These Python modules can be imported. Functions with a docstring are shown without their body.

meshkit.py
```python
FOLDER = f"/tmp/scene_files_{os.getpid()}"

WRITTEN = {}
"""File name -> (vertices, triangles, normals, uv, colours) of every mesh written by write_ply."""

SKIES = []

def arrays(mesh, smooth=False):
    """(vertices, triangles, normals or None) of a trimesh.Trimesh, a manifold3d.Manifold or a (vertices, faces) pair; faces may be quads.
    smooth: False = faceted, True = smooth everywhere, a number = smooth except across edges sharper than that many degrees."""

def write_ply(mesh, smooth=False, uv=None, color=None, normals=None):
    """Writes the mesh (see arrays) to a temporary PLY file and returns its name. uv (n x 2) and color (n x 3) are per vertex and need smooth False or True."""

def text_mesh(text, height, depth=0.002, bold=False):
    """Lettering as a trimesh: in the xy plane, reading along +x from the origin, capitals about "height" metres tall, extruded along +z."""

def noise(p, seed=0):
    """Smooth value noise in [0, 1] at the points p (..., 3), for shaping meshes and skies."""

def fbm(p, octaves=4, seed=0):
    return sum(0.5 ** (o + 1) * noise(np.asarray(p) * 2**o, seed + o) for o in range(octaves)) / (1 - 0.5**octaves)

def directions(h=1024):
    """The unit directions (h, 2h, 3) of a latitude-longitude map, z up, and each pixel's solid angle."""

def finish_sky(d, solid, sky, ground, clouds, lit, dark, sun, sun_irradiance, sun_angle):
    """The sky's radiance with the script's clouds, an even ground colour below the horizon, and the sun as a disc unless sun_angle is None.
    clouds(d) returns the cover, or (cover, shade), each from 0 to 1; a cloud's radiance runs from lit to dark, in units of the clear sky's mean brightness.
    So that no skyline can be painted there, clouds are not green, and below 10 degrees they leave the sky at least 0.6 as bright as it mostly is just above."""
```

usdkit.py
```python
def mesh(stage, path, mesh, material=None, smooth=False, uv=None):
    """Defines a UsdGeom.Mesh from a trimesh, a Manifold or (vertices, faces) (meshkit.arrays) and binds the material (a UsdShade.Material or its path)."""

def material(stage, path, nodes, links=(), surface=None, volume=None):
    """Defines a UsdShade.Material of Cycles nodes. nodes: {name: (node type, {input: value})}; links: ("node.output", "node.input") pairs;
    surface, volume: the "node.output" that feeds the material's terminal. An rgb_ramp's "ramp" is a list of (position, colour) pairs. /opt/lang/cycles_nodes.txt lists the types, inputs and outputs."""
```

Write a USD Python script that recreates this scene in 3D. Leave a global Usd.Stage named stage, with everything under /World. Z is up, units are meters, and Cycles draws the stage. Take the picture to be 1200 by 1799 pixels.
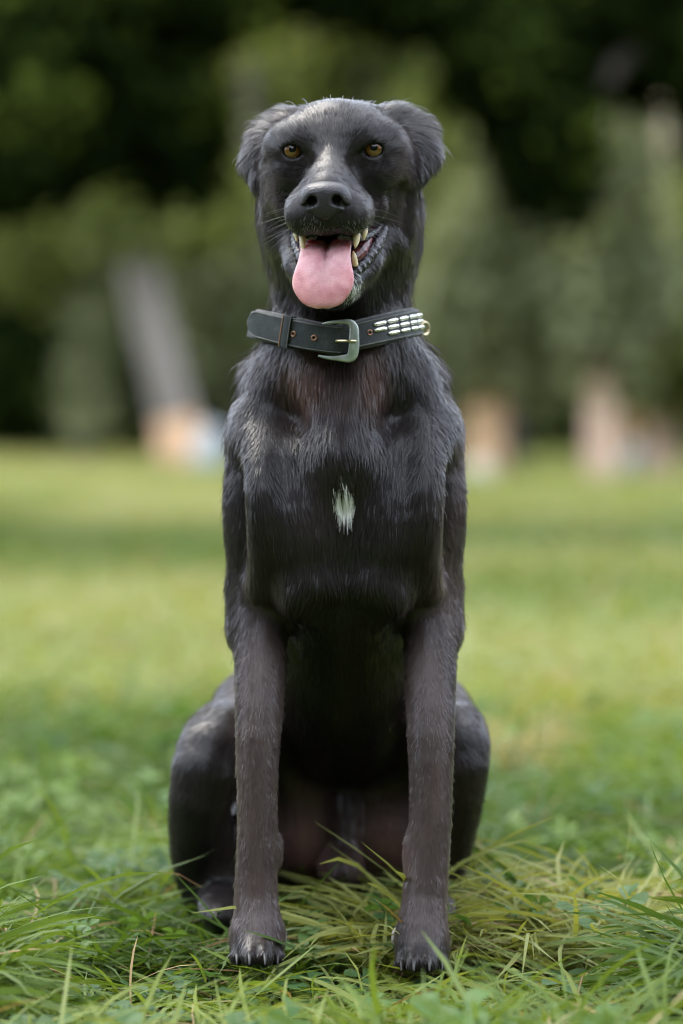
import math, numpy as np, trimesh, usdkit, meshkit, time
from pxr import Usd, UsdGeom, UsdLux, UsdShade, Gf, Sdf, Vt
from scipy.spatial import cKDTree
T0 = time.time()
stage = Usd.Stage.CreateInMemory()
UsdGeom.SetStageUpAxis(stage, UsdGeom.Tokens.z)
UsdGeom.SetStageMetersPerUnit(stage, 1.0)
UsdGeom.Xform.Define(stage, '/World')

# ------------------------------------------------------------------ camera, sky, sun, exposure
D0, HC, FPX, HORIZON = 3.0, 0.525, 5742.0, 690.0
PITCH = math.atan((899.5 - HORIZON) / FPX)
cam = UsdGeom.Camera.Define(stage, '/World/camera')
cam.AddTranslateOp().Set((0, -D0, HC))
cam.AddRotateXOp().Set(90 - math.degrees(PITCH))
cam.CreateHorizontalApertureAttr(24.0)
cam.CreateVerticalApertureAttr(24.0 * 1799 / 1200)
cam.CreateFocalLengthAttr(24.0 * FPX / 1200)
cam.CreateFStopAttr(2.7)
cam.CreateFocusDistanceAttr(2.93)
cam.CreateClippingRangeAttr((0.1, 2000))
cam.CreateExposureAttr(2.25)

SUN_EL, SUN_AZ = math.radians(63), math.radians(-40)      # azimuth measured from +y (away) towards +x (right)
dome = UsdLux.DomeLight.Define(stage, '/World/sky')
skym = usdkit.material(stage, '/World/Looks/sky_look', {
    'co': ('texture_coordinate', {}),
    'sky': ('sky_texture', {'sky_type': 'single_scattering', 'sun_disc': False, 'sun_elevation': SUN_EL, 'sun_rotation': SUN_AZ, 'aerosol_density': 2.0}),
    'n': ('noise_texture', {'scale': 2.2, 'detail': 5.0, 'roughness': 0.55}),
    'r': ('rgb_ramp', {'ramp': [(0.30, (0.35, 0.35, 0.35)), (0.62, (0.95, 0.95, 0.95))]}),
    'm': ('mix_color', {'b': (5.0, 5.3, 5.8)}),
    'bg': ('background_shader', {'strength': 0.14}),
}, [('co.generated', 'n.vector'), ('n.fac', 'r.fac'), ('r.color', 'm.fac'), ('sky.color', 'm.a'), ('m.result', 'bg.color')], surface='bg.background')
UsdShade.MaterialBindingAPI.Apply(dome.GetPrim()).Bind(skym)
dome.GetPrim().SetCustomDataByKey('kind', 'structure')
sun = UsdLux.DistantLight.Define(stage, '/World/sun')
sun.CreateNormalizeAttr(True); sun.CreateIntensityAttr(0.20); sun.CreateAngleAttr(34.0); sun.CreateColorAttr((1.0, 0.95, 0.86))
sd = Gf.Vec3d(math.sin(SUN_AZ) * math.cos(SUN_EL), math.cos(SUN_AZ) * math.cos(SUN_EL), math.sin(SUN_EL))
sun.AddTransformOp().Set(Gf.Matrix4d().SetRotate(Gf.Rotation(Gf.Vec3d(0, 0, 1), sd)))

# ------------------------------------------------------------------ helpers
CP, SP = math.cos(PITCH), math.sin(PITCH)
def W(px, py, y):
    """The point of the place at depth y that the picture shows at (px, py)."""
    cx, cy = (px - 600) / FPX, (899.5 - py) / FPX
    d = np.array([cx, CP + cy * SP, -SP + cy * CP])
    return np.array([0, -D0, HC]) + d * ((y + D0) / d[1])
def U(y): return (D0 + y) / FPX                      # metres per picture pixel at depth y
def rng(s): return np.random.default_rng(s)
used = {}
def numbered(path):
    n = used.get(path, 0); used[path] = n + 1
    return path if n == 0 else f'{path}_{n:03d}'
def key(p, **k):
    for a, b in k.items():
        if b: p.SetCustomDataByKey(a, b)
    return p
def thing(name, label, category, loc=(0, 0, 0), group=None, kind=None):
    x = UsdGeom.Xform.Define(stage, numbered('/World/' + name))
    x.AddTranslateOp().Set(Gf.Vec3d(*map(float, loc)))
    return key(x.GetPrim(), label=label, category=category, group=group, kind=kind)
def obj(name, mesh, mat, parent=None, smooth=False, shift=None, **k):
    base = str(parent.GetPath()) if parent else '/World'
    v, f = (np.asarray(mesh[0], float), np.asarray(mesh[1])) if isinstance(mesh, tuple) else (np.asarray(mesh.vertices, float), np.asarray(mesh.faces))
    if shift is not None: v = v - np.asarray(shift)
    f = np.asarray(f, int)
    if f.shape[1] == 4: f = np.vstack([f[:, [0, 1, 2]], f[:, [0, 2, 3]]])
    un_, inv_ = np.unique(f, return_inverse=True); v, f = v[un_], inv_.reshape(f.shape)
    p = usdkit.mesh(stage, numbered(base + '/' + name), (v, f), mat, smooth=smooth).GetPrim()
    return key(p, **k)
def cat(parts):
    vs, fs, n = [], [], 0
    for p in parts:
        v, f = (p if isinstance(p, tuple) else (p.vertices, p.faces))
        vs.append(np.asarray(v)); fs.append(np.asarray(f) + n); n += len(v)
    return np.vstack(vs), np.vstack(fs)
def unit(a):
    a = np.asarray(a, float)
    return a / np.maximum(np.linalg.norm(a, axis=-1, keepdims=True), 1e-12)
def tube(pts, radii, sides=10, caps=True, flat=1.0):
    p = np.asarray(pts, float); radii = np.broadcast_to(radii, (len(p),))
    t = unit(np.gradient(p, axis=0))
    ref = np.array([0, 0, 1.0]) if abs(t[:, 2]).mean() < 0.8 else np.array([0, 1.0, 0])
    a = unit(np.cross(t, ref)); b = np.cross(t, a)
    ang = np.arange(sides) * 2 * np.pi / sides
    v = p[:, None] + radii[:, None, None] * (np.cos(ang)[None, :, None] * a[:, None] + flat * np.sin(ang)[None, :, None] * b[:, None])
    i, j = np.meshgrid(np.arange(len(p) - 1), np.arange(sides), indexing='ij')
    q = np.stack([i * sides + j, i * sides + (j + 1) % sides, (i + 1) * sides + (j + 1) % sides, (i + 1) * sides + j], -1).reshape(-1, 4)
    f = np.vstack([q[:, [0, 2, 1]], q[:, [0, 3, 2]]]); v = v.reshape(-1, 3)
    if caps:
        n = len(v); v = np.vstack([v, p[:1], p[-1:]]); k = np.arange(sides); e = (len(p) - 1) * sides
        f = np.vstack([f, np.stack([np.full(sides, n), k, (k + 1) % sides], 1), np.stack([np.full(sides, n + 1), e + (k + 1) % sides, e + k], 1)])
    return v, f
def spline(pts, n):
    pts = np.asarray(pts, float)
    from scipy.interpolate import CubicSpline
    s = np.r_[0, np.cumsum(np.linalg.norm(np.diff(pts[:, :3], axis=0), axis=1))]
    return CubicSpline(s, pts)(np.linspace(0, s[-1], n))

# ------------------------------------------------------------------ materials
L = '/World/Looks/'
def mat_plain(name, color, rough=0.5, vary=0.0, scale=30, bump=0.0, **k):
    c = np.array(color)
    nodes = {'g': ('geometry', {}), 'n': ('noise_texture', {'scale': scale, 'detail': 4.0}),
             'r': ('rgb_ramp', {'ramp': [(0.3, tuple(c * (1 - vary))), (0.7, tuple(np.minimum(c * (1 + vary), 0.9)))]}),
             'p': ('principled_bsdf', {'roughness': rough, **k})}
    links = [('g.position', 'n.vector'), ('n.fac', 'r.fac'), ('r.color', 'p.base_color')]
    if bump:
        nodes['b'] = ('bump', {'strength': 0.6, 'distance': bump}); links += [('n.fac', 'b.height'), ('b.normal', 'p.normal')]
    return usdkit.material(stage, L + name, nodes, links, surface='p.BSDF')
def mat_leaf(name, ramp, trans=0.35, rough=0.5, tcol=None, spec=0.35, own=1.0):
    """Blades and leaves: a colour of its own for each, some light passing through."""
    tr = [(a, tuple(np.array(c) * np.array([1.25, 1.15, 0.55]))) for a, c in ramp]
    return usdkit.material(stage, L + name, {
        'g': ('geometry', {}), 'i': ('object_info', {}),
        'w': ('math', {'math_type': 'multiply', 'value2': own}), 'a': ('math', {'math_type': 'add'}), 'fr': ('math', {'math_type': 'fraction'}),
        'r': ('rgb_ramp', {'ramp': ramp}), 'rt': ('rgb_ramp', {'ramp': tr}),
        'p': ('principled_bsdf', {'roughness': rough, 'specular_ior_level': spec}), 't': ('translucent_bsdf', {}), 'm': ('mix_closure', {'fac': trans})},
        [('g.random_per_island', 'w.value1'), ('w.value', 'a.value1'), ('i.random', 'a.value2'), ('a.value', 'fr.value1'), ('fr.value', 'r.fac'), ('fr.value', 'rt.fac'),
         ('r.color', 'p.base_color'), ('rt.color', 't.color'), ('p.BSDF', 'm.closure1'), ('t.BSDF', 'm.closure2')], surface='m.closure')
M = {}
M['grass'] = mat_leaf('grass_look', [(0, (0.040, 0.075, 0.012)), (0.4, (0.078, 0.138, 0.022)), (0.72, (0.135, 0.195, 0.034)), (0.93, (0.22, 0.26, 0.065)), (1.0, (0.30, 0.24, 0.11))], 0.38, 0.5, spec=.22)
M['far_grass'] = mat_leaf('far_grass_look', [(0, (0.12, 0.175, 0.036)), (0.5, (0.185, 0.235, 0.056)), (1.0, (0.27, 0.29, 0.11))], 0.38)
M['lush'] = mat_leaf('lush_grass_look', [(0, (0.065, 0.12, 0.022)), (0.6, (0.095, 0.155, 0.028)), (1.0, (0.15, 0.19, 0.045))], 0.35)  # tree shade on the meadow, put into a darker grass colour
M['clover'] = mat_leaf('clover_look', [(0, (0.05, 0.11, 0.035)), (0.5, (0.085, 0.165, 0.045)), (1.0, (0.15, 0.23, 0.04))], 0.35, 0.5, spec=.25)
M['straw'] = mat_leaf('straw_look', [(0, (0.20, 0.12, 0.055)), (0.6, (0.32, 0.22, 0.10)), (1.0, (0.40, 0.31, 0.16))], 0.2, 0.6)
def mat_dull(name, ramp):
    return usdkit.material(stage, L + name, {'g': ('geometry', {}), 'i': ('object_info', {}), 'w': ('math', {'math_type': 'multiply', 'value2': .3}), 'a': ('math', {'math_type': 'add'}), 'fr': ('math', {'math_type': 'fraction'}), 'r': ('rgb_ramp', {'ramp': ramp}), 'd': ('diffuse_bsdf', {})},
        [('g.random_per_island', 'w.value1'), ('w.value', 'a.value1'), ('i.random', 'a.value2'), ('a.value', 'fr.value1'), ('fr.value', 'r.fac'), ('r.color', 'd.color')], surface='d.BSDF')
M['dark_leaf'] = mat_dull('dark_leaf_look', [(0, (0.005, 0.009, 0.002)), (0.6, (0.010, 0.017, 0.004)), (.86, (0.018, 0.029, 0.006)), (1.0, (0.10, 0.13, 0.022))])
M['mid_leaf'] = mat_leaf('mid_leaf_look', [(0, (0.045, 0.062, 0.012)), (0.5, (0.12, 0.145, 0.034)), (0.85, (0.19, 0.22, 0.05)), (1.0, (0.32, 0.34, 0.10))], 0.3, 0.6, spec=0.2, own=.3)  # brightest clump tones put sunlit foliage into the leaf colour
M['pale_leaf'] = mat_leaf('pale_leaf_look', [(0, (0.075, 0.09, 0.04)), (0.5, (0.17, 0.195, 0.095)), (0.85, (0.25, 0.27, 0.15)), (1.0, (0.36, 0.38, 0.22))], 0.25, 0.6, spec=0.2, own=.3)
M['soil'] = usdkit.material(stage, L + 'turf_look', {
    'g': ('geometry', {}), 'n': ('noise_texture', {'scale': 9.0, 'detail': 8.0, 'roughness': 0.7}), 'n2': ('noise_texture', {'scale': 0.5, 'detail': 3.0}),
    'r': ('rgb_ramp', {'ramp': [(0.3, (0.030, 0.048, 0.014)), (0.55, (0.055, 0.085, 0.022)), (0.75, (0.10, 0.12, 0.04))]}),
    'r2': ('rgb_ramp', {'ramp': [(0.3, (0.8, 0.85, 0.8)), (0.7, (1.25, 1.2, 1.1))]}), 'mx': ('mix_color', {'blend_type': 'multiply', 'fac': 1.0, 'use_clamp_result': False}),
    'p': ('principled_bsdf', {'roughness': 0.9})},
    [('g.position', 'n.vector'), ('g.position', 'n2.vector'), ('n.fac', 'r.fac'), ('n2.fac', 'r2.fac'), ('r.color', 'mx.a'), ('r2.color', 'mx.b'), ('mx.result', 'p.base_color')], surface='p.BSDF')
def mat_bark(name, a, b, scale=14):
    return usdkit.material(stage, L + name, {
        'g': ('geometry', {}), 'mp': ('mapping', {'scale': (1.0, 1.0, 0.22)}), 'n': ('noise_texture', {'scale': scale, 'detail': 7.0, 'roughness': 0.65}),
        'r': ('rgb_ramp', {'ramp': [(0.35, a), (0.65, b)]}), 'b': ('bump', {'strength': 0.8, 'distance': 0.03}), 'p': ('principled_bsdf', {'roughness': 0.9})},
        [('g.position', 'mp.vector'), ('mp.vector', 'n.vector'), ('n.fac', 'r.fac'), ('r.color', 'p.base_color'), ('n.fac', 'b.height'), ('b.normal', 'p.normal')], surface='p.BSDF')
M['grey_bark'] = mat_bark('grey_bark_look', (0.11, 0.095, 0.078), (0.34, 0.30, 0.27), 3.0)
M['brown_bark'] = mat_bark('brown_bark_look', (0.03, 0.024, 0.02), (0.085, 0.068, 0.054))
M['red_bark'] = mat_bark('reddish_bark_look', (0.60, 0.35, 0.19), (0.78, 0.52, 0.33))
M['pink_bark'] = mat_bark('pinkish_bark_look', (0.54, 0.35, 0.25), (0.72, 0.52, 0.40))
M['pale_stone'] = mat_plain('pale_stone_look', (0.40, 0.43, 0.44), 0.8, 0.25, 12, 0.01)
M['pale_wood'] = mat_bark('pale_wood_look', (0.36, 0.34, 0.27), (0.50, 0.48, 0.40))

# ------------------------------------------------------------------ ground
HEAPS = [(.075, -.142, .058, .046, .036), (.055, .185, .10, .07, .08), (.045, -.42, -.10, .16, .14), (.055, .45, -.22, .22, .12), (.03, .0, .12, .05, .07), (-.016, .0, -.07, .17, .10)]   # loose heaps of cut grass
def ground_z(x, y):
    p = np.stack([np.asarray(x, float), np.asarray(y, float), np.zeros(np.shape(x))], -1)
    far = np.clip((np.hypot(p[..., 0], p[..., 1]) - 0.5) / 2.0, 0, 1)
    return far * ((meshkit.fbm(p * 0.9 + 31.7, 3, 5) - 0.5) * 0.07) + (meshkit.noise(p * 4.0 + 7.3, 2) - 0.5) * 0.012 * far - 0.040 + sum(h_ * np.exp(-((p[..., 0] - cx_) / sx_) ** 2 - ((p[..., 1] - cy_) / sy_) ** 2) for h_, cx_, cy_, sx_, sy_ in HEAPS)
def graded(a, b, fine, coarse, n):
    return np.unique(np.round(np.r_[np.linspace(a, b, fine), b + (coarse - b) * np.linspace(0, 1, n) ** 3, ], 4))
gx = np.unique(np.r_[-np.linspace(0, 1, 40) ** 3 * 340 - 4, np.linspace(-4, 4, 130), np.linspace(0, 1, 40) ** 3 * 340 + 4])
gy = np.unique(np.r_[-np.linspace(0, 1, 30) ** 3 * 340 - 4, np.linspace(-4, 24, 260), np.linspace(0, 1, 40) ** 3 * 380 + 24])
GX, GY = np.meshgrid(gx, gy, indexing='ij')
GV = np.stack([GX, GY, ground_z(GX, GY)], -1).reshape(-1, 3)
ii, jj = np.meshgrid(np.arange(len(gx) - 1), np.arange(len(gy) - 1), indexing='ij'); n_ = len(gy)
q = np.stack([ii * n_ + jj, (ii + 1) * n_ + jj, (ii + 1) * n_ + jj + 1, ii * n_ + jj + 1], -1).reshape(-1, 4)
obj('ground', (GV, np.vstack([q[:, [0, 1, 2]], q[:, [0, 2, 3]]])), M['soil'], smooth=True, kind='structure')

# ------------------------------------------------------------------ grass
def blades(n, r, spread, length, width, lean, droop, segs=5, z0=-0.01):
    """n grass blades as strips: each rises from the turf, leans and droops."""
    az = r.uniform(0, 2 * np.pi, n); ln = r.uniform(*length, n); wd = r.uniform(*width, n)
    th = np.radians(r.uniform(*lean, n)); dr = np.radians(r.uniform(*droop, n))
    tw = r.uniform(-0.5, 0.5, n)
    base = np.stack([r.uniform(-spread, spread, n), r.uniform(-spread, spread, n), np.full(n, z0)], 1)
    h = np.stack([np.cos(az), np.sin(az), np.zeros(n)], 1); pos = base.copy(); V = []
    bend = r.normal(0, 0.25, n)
    for s in range(segs + 1):
        t = s / segs
        ang = th + dr * t
        a2 = az + bend * t
        h = np.stack([np.cos(a2), np.sin(a2), np.zeros(n)], 1)
        side = np.stack([-np.sin(a2 + tw), np.cos(a2 + tw), 0.35 * np.sin(5 * tw + 2 * t)], 1)
        w = wd * (0.75 + 0.6 * t) * (1 - t ** 3) + 0.0003
        V.append(np.stack([pos - side * w[:, None] / 2, pos + side * w[:, None] / 2], 1))
        d = np.sin(ang)[:, None] * h + np.cos(ang)[:, None] * np.array([0, 0, 1.0])
        pos = pos + d * (ln / segs)[:, None]
        pos[:, 2] = np.maximum(pos[:, 2], 0.002 + 0.004 * (np.arange(n) % 5) / 5)
    V = np.stack(V, 1).reshape(n, -1, 3)                     # n, (segs+1)*2, 3
    k = np.arange(segs) * 2
    f1 = np.vstack([np.stack([k, k + 1, k + 3], 1), np.stack([k, k + 3, k + 2], 1)])
    F = (f1[None] + (np.arange(n) * (segs + 1) * 2)[:, None, None]).reshape(-1, 3)
    return V.reshape(-1, 3), F
def clover(n, r, spread, size):
    parts = []
    for _ in range(n):
        c = np.array([r.uniform(-spread, spread), r.uniform(-spread, spread), r.uniform(0.012, 0.05)])
        tilt = unit(np.array([r.normal(0, 0.4), r.normal(0, 0.4) - 0.25, 1.0]))
        e1 = unit(np.cross(tilt, [0.3, 1, 0.1])); e2 = np.cross(tilt, e1); s = r.uniform(*size); a0 = r.uniform(0, 6.28)
        for j in range(3):
            a = a0 + j * 2.094; d = np.cos(a) * e1 + np.sin(a) * e2; sd_ = np.cross(tilt, d)
            prof = [(0, 0), (0.35, 0.28), (0.7, 0.42), (0.95, 0.30), (1.0, 0.0)]
            mid = [c + d * s * x + tilt * s * 0.10 * math.sin(x * 3) for x, _ in prof]
            L_ = [m + sd_ * s * w + tilt * s * 0.22 * w for m, (_, w) in zip(mid, prof)]
            R_ = [m - sd_ * s * w + tilt * s * 0.22 * w for m, (_, w) in zip(mid, prof)]
            v = np.array(mid + L_ + R_); k = np.arange(4)
            f = np.vstack([np.stack([k, k + 1, k + 6], 1), np.stack([k, k + 6, k + 5], 1), np.stack([k, k + 11, k + 1], 1), np.stack([k, k + 10, k + 11], 1)])
            parts.append((v, f))
        foot = np.array([c[0] + r.normal(0, 0.01), c[1] + r.normal(0, 0.01), -0.01])
        parts.append(tube([foot, (foot + c) / 2 + [0.003, 0, 0], c], 0.0007, 4))
    return cat(parts)
def scatter(name, protos, mats, pts, which, yaw, scale, label, category, tilt=None):
    pi = UsdGeom.PointInstancer.Define(stage, numbered('/World/' + name))
    key(pi.GetPrim(), label=label, category=category, kind='stuff')
    paths = []
    for k, (pm, mt) in enumerate(zip(protos, mats)):
        p = usdkit.mesh(stage, numbered(f'{pi.GetPath()}/tuft'), pm, mt, smooth=False); paths.append(p.GetPath())
    pi.CreatePrototypesRel().SetTargets(paths)
    pi.CreateProtoIndicesAttr(Vt.IntArray.FromNumpy(which.astype(np.int32)))
    pi.CreatePositionsAttr(Vt.Vec3fArray.FromNumpy(pts.astype(np.float32)))
    pi.CreateScalesAttr(Vt.Vec3fArray.FromNumpy(np.asarray(scale, np.float32)))
    q_ = [Gf.Quath(math.cos(a / 2), 0, 0, math.sin(a / 2)) for a in yaw]
    pi.CreateOrientationsAttr(Vt.QuathArray(q_))
    return pi
def lying(n, r, half, length, width, mean, z0, z1, spread=.75, segs=4):
    """Cut blades lying on each other, roughly combed one way."""
    ln = r.uniform(*length, n); wd = r.uniform(*width, n); az = mean + r.normal(0, spread, n) + np.pi * (r.random(n) < .5)
    el = np.radians(r.normal(14, 14, n)); bend = r.normal(0, .5, n); dr = np.radians(r.uniform(10, 60, n)); roll = r.normal(0, .7, n)
    pos = np.stack([r.uniform(-half, half, n), r.uniform(-half, half, n), r.uniform(z0, z1, n)], 1); V = []
    for s in range(segs + 1):
        t = s / segs; a2 = az + bend * t; e = el - dr * t
        side = np.stack([-np.sin(a2) * np.cos(roll), np.cos(a2) * np.cos(roll), np.sin(roll)], 1)
        w = wd * (.55 + .9 * t) * (1 - t ** 3) + .0003
        V.append(np.stack([pos - side * w[:, None] / 2, pos + side * w[:, None] / 2], 1))
        pos = pos + np.stack([np.cos(a2) * np.cos(e), np.sin(a2) * np.cos(e), np.sin(e)], 1) * (ln / segs)[:, None]
    V = np.stack(V, 1).reshape(n, -1, 3); k = np.arange(segs) * 2
    f1 = np.vstack([np.stack([k, k + 1, k + 3], 1), np.stack([k, k + 3, k + 2], 1)])
    return V.reshape(-1, 3), (f1[None] + (np.arange(n) * (segs + 1) * 2)[:, None, None]).reshape(-1, 3)
def tiles(name, protos, x0, x1, y0, y1, step, r, label, z=0.0, pick=None, sz=(.85, 1.2)):
    """A turf laid of square patches, each turned its own way; protos: lists of (mesh, material)."""
    pi = UsdGeom.PointInstancer.Define(stage, numbered('/World/' + name)); key(pi.GetPrim(), label=label, category='grass', kind='stuff'); paths = []
    for k, ms in enumerate(protos):
        x_ = UsdGeom.Xform.Define(stage, numbered(f'{pi.GetPath()}/turf_patch')); paths.append(x_.GetPath())
        for nm, me, mt in ms: usdkit.mesh(stage, f'{x_.GetPath()}/{nm}', me, mt)
    X, Y = np.meshgrid(np.arange(x0, x1, step) + step / 2, np.arange(y0, y1, step) + step / 2, indexing='ij'); X, Y = X.ravel(), Y.ravel(); n = len(X)
    w = r.integers(0, len(protos), n) if pick is None else pick(X, Y)
    pi.CreatePrototypesRel().SetTargets(paths); pi.CreateProtoIndicesAttr(Vt.IntArray.FromNumpy(w.astype(np.int32)))
    pi.CreatePositionsAttr(Vt.Vec3fArray.FromNumpy(np.stack([X, Y, ground_z(X, Y) + z], 1).astype(np.float32)))
    pi.CreateScalesAttr(Vt.Vec3fArray.FromNumpy(np.stack([np.ones(n), np.ones(n), r.uniform(*sz, n)], 1).astype(np.float32)))
    pi.CreateOrientationsAttr(Vt.QuathArray([Gf.Quath(math.cos(a / 2), 0, 0, math.sin(a / 2)) for a in r.integers(0, 4, n) * np.pi / 2]))
r = rng(11); T = .30; near = []
for k in range(9):
    h = T / 2; m_ = r.uniform(0, 3.1)
    g = cat([lying(760, r, h, (.06, .20), (.0026, .0062), m_, -.006, .030), lying(300, r, h, (.05, .16), (.0020, .0050), m_ + 1, .012, .042, 1.2),
             blades(260, r, h, (.04, .09), (.0020, .0044), (10, 65), (20, 80), 4, 0.0), blades(8, r, h, (.07, .12), (.0018, .0034), (5, 45), (20, 80), 5, 0.0)])
    c_ = [clover(1, r, h * .9, (.012, .030)) for _ in range(75 if k % 3 == 0 else 30)]
    for v, f in c_: v[:, 2] = np.where(v[:, 2] > 0, v[:, 2] + r.uniform(.004, .02), v[:, 2])
    near.append([('grass_blades', g, M['grass']), ('clover_leaves', cat(c_), M['clover']), ('dry_blades', lying(60, r, h, (.04, .13), (.0010, .0026), m_, .010, .045, 1.3), M['straw'])])
for k in range(3):      # trodden short under the dog's feet
    h = T / 2; m_ = r.uniform(0, 3.1); c_ = [clover(1, r, h * .9, (.012, .026)) for _ in range(46)]
    for v, f in c_: v[:, 2] = np.where(v[:, 2] > 0, v[:, 2] * .6 + r.uniform(.002, .012), v[:, 2])
    near.append([('grass_blades', cat([lying(1100, r, h, (.04, .11), (.0024, .0056), m_, -.006, .020, .9), blades(140, r, h, (.02, .05), (.002, .004), (30, 75), (20, 60), 4, 0.0)]), M['grass']), ('clover_leaves', cat(c_), M['clover']),
                 ('dry_blades', lying(50, r, h, (.04, .12), (.0010, .0026), m_, .008, .024, 1.3), M['straw'])])
def near_pick(X, Y): w = r.integers(0, 9, len(X)); return np.where((np.abs(X) < .2) & (Y > -.35) & (Y < .05), 9 + r.integers(0, 3, len(X)), w)
tiles('mown_grass', near, -1.2, 1.2, -.9, 2.4, T, r, 'mown grass and clover lying loose around the sitting dog', pick=near_pick, sz=(.8, 1.25))
T2 = 1.2; far = []
for k in range(6):
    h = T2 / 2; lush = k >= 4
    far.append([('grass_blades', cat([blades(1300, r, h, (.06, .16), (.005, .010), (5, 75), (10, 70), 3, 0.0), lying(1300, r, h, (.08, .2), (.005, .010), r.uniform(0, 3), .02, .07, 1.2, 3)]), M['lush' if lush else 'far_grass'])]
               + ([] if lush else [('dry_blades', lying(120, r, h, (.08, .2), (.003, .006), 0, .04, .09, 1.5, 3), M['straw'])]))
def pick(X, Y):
    band = np.exp(-((Y - 7.6) / 1.5) ** 2) * np.clip(.75 - .20 * X, .3, 1); return np.where(r.random(len(X)) < band, 4 + r.integers(0, 2, len(X)), r.integers(0, 4, len(X)))  # shade under the left tree, laid as darker patches, denser to the left
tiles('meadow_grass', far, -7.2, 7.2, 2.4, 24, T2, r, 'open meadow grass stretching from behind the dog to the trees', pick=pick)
print('grass', time.time() - T0)

# ------------------------------------------------------------------ trees
def leaf_cluster(n, r, rad, leaf, squash=(1, 1, 1), hang=0.0):
    d = unit(r.normal(size=(n, 3))) * (r.random((n, 1)) ** 0.4) * rad * np.array(squash)
    nrm = unit(r.normal(size=(n, 3)) + np.array([0, 0, 0.5])); t = unit(np.cross(nrm, r.normal(size=(n, 3))) + np.array([0, 0, -hang])); s = np.cross(nrm, t)
    ln = leaf * r.uniform(0.7, 1.3, (n, 1)); w = ln * 0.30
    V = np.stack([d - t * ln * .5, d + s * w + nrm * ln * .05, d + t * ln * .5, d - s * w + nrm * ln * .05], 1).reshape(-1, 3)
    f = np.array([[0, 1, 2], [0, 2, 3]])
    return V, (f[None] + (np.arange(n) * 4)[:, None, None]).reshape(-1, 3)
def crown(parent, mat, pts, r, rad, leaf, count, name='crown', squash=(1, 1, 1), hang=0.0, size=(0.7, 1.3), shift=(0, 0, 0)):
    pi = UsdGeom.PointInstancer.Define(stage, numbered(f'{parent.GetPath()}/{name}'))
    pi.GetPrim().SetCustomDataByKey('kind', 'stuff')
    paths = []
    for k in range(4):
        paths.append(usdkit.mesh(stage, f'{pi.GetPath()}/leaf_cluster' + (f'_{k:03d}' if k else ''), leaf_cluster(count, r, rad, leaf, squash, hang), mat).GetPath())
    pi.CreatePrototypesRel().SetTargets(paths)
    n = len(pts); s = r.uniform(*size, n)
    pi.CreateProtoIndicesAttr(Vt.IntArray.FromNumpy(r.integers(0, 4, n).astype(np.int32)))
    pi.CreatePositionsAttr(Vt.Vec3fArray.FromNumpy((np.asarray(pts) - np.asarray(shift)).astype(np.float32)))
    pi.CreateScalesAttr(Vt.Vec3fArray.FromNumpy(np.stack([s] * 3, 1).astype(np.float32)))
    pi.CreateOrientationsAttr(Vt.QuathArray([Gf.Quath(math.cos(a / 2), 0, 0, math.sin(a / 2)) for a in r.uniform(0, 6.28, n)]))
    return pi
def blob_points(n, r, c, rad, hollow=0.35, lump=0.45, seed=0):
    """Points through an uneven crown round c."""
    d = unit(r.normal(size=(n, 3)))
    k = 0.6 + lump * 1.6 * (meshkit.fbm(d * 2.3 + seed * 9.1, 3, seed) - 0.25)
    return np.array(c) + d * np.array(rad) * (k * (hollow + (1 - hollow) * r.random(n) ** 0.5))[:, None]
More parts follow.
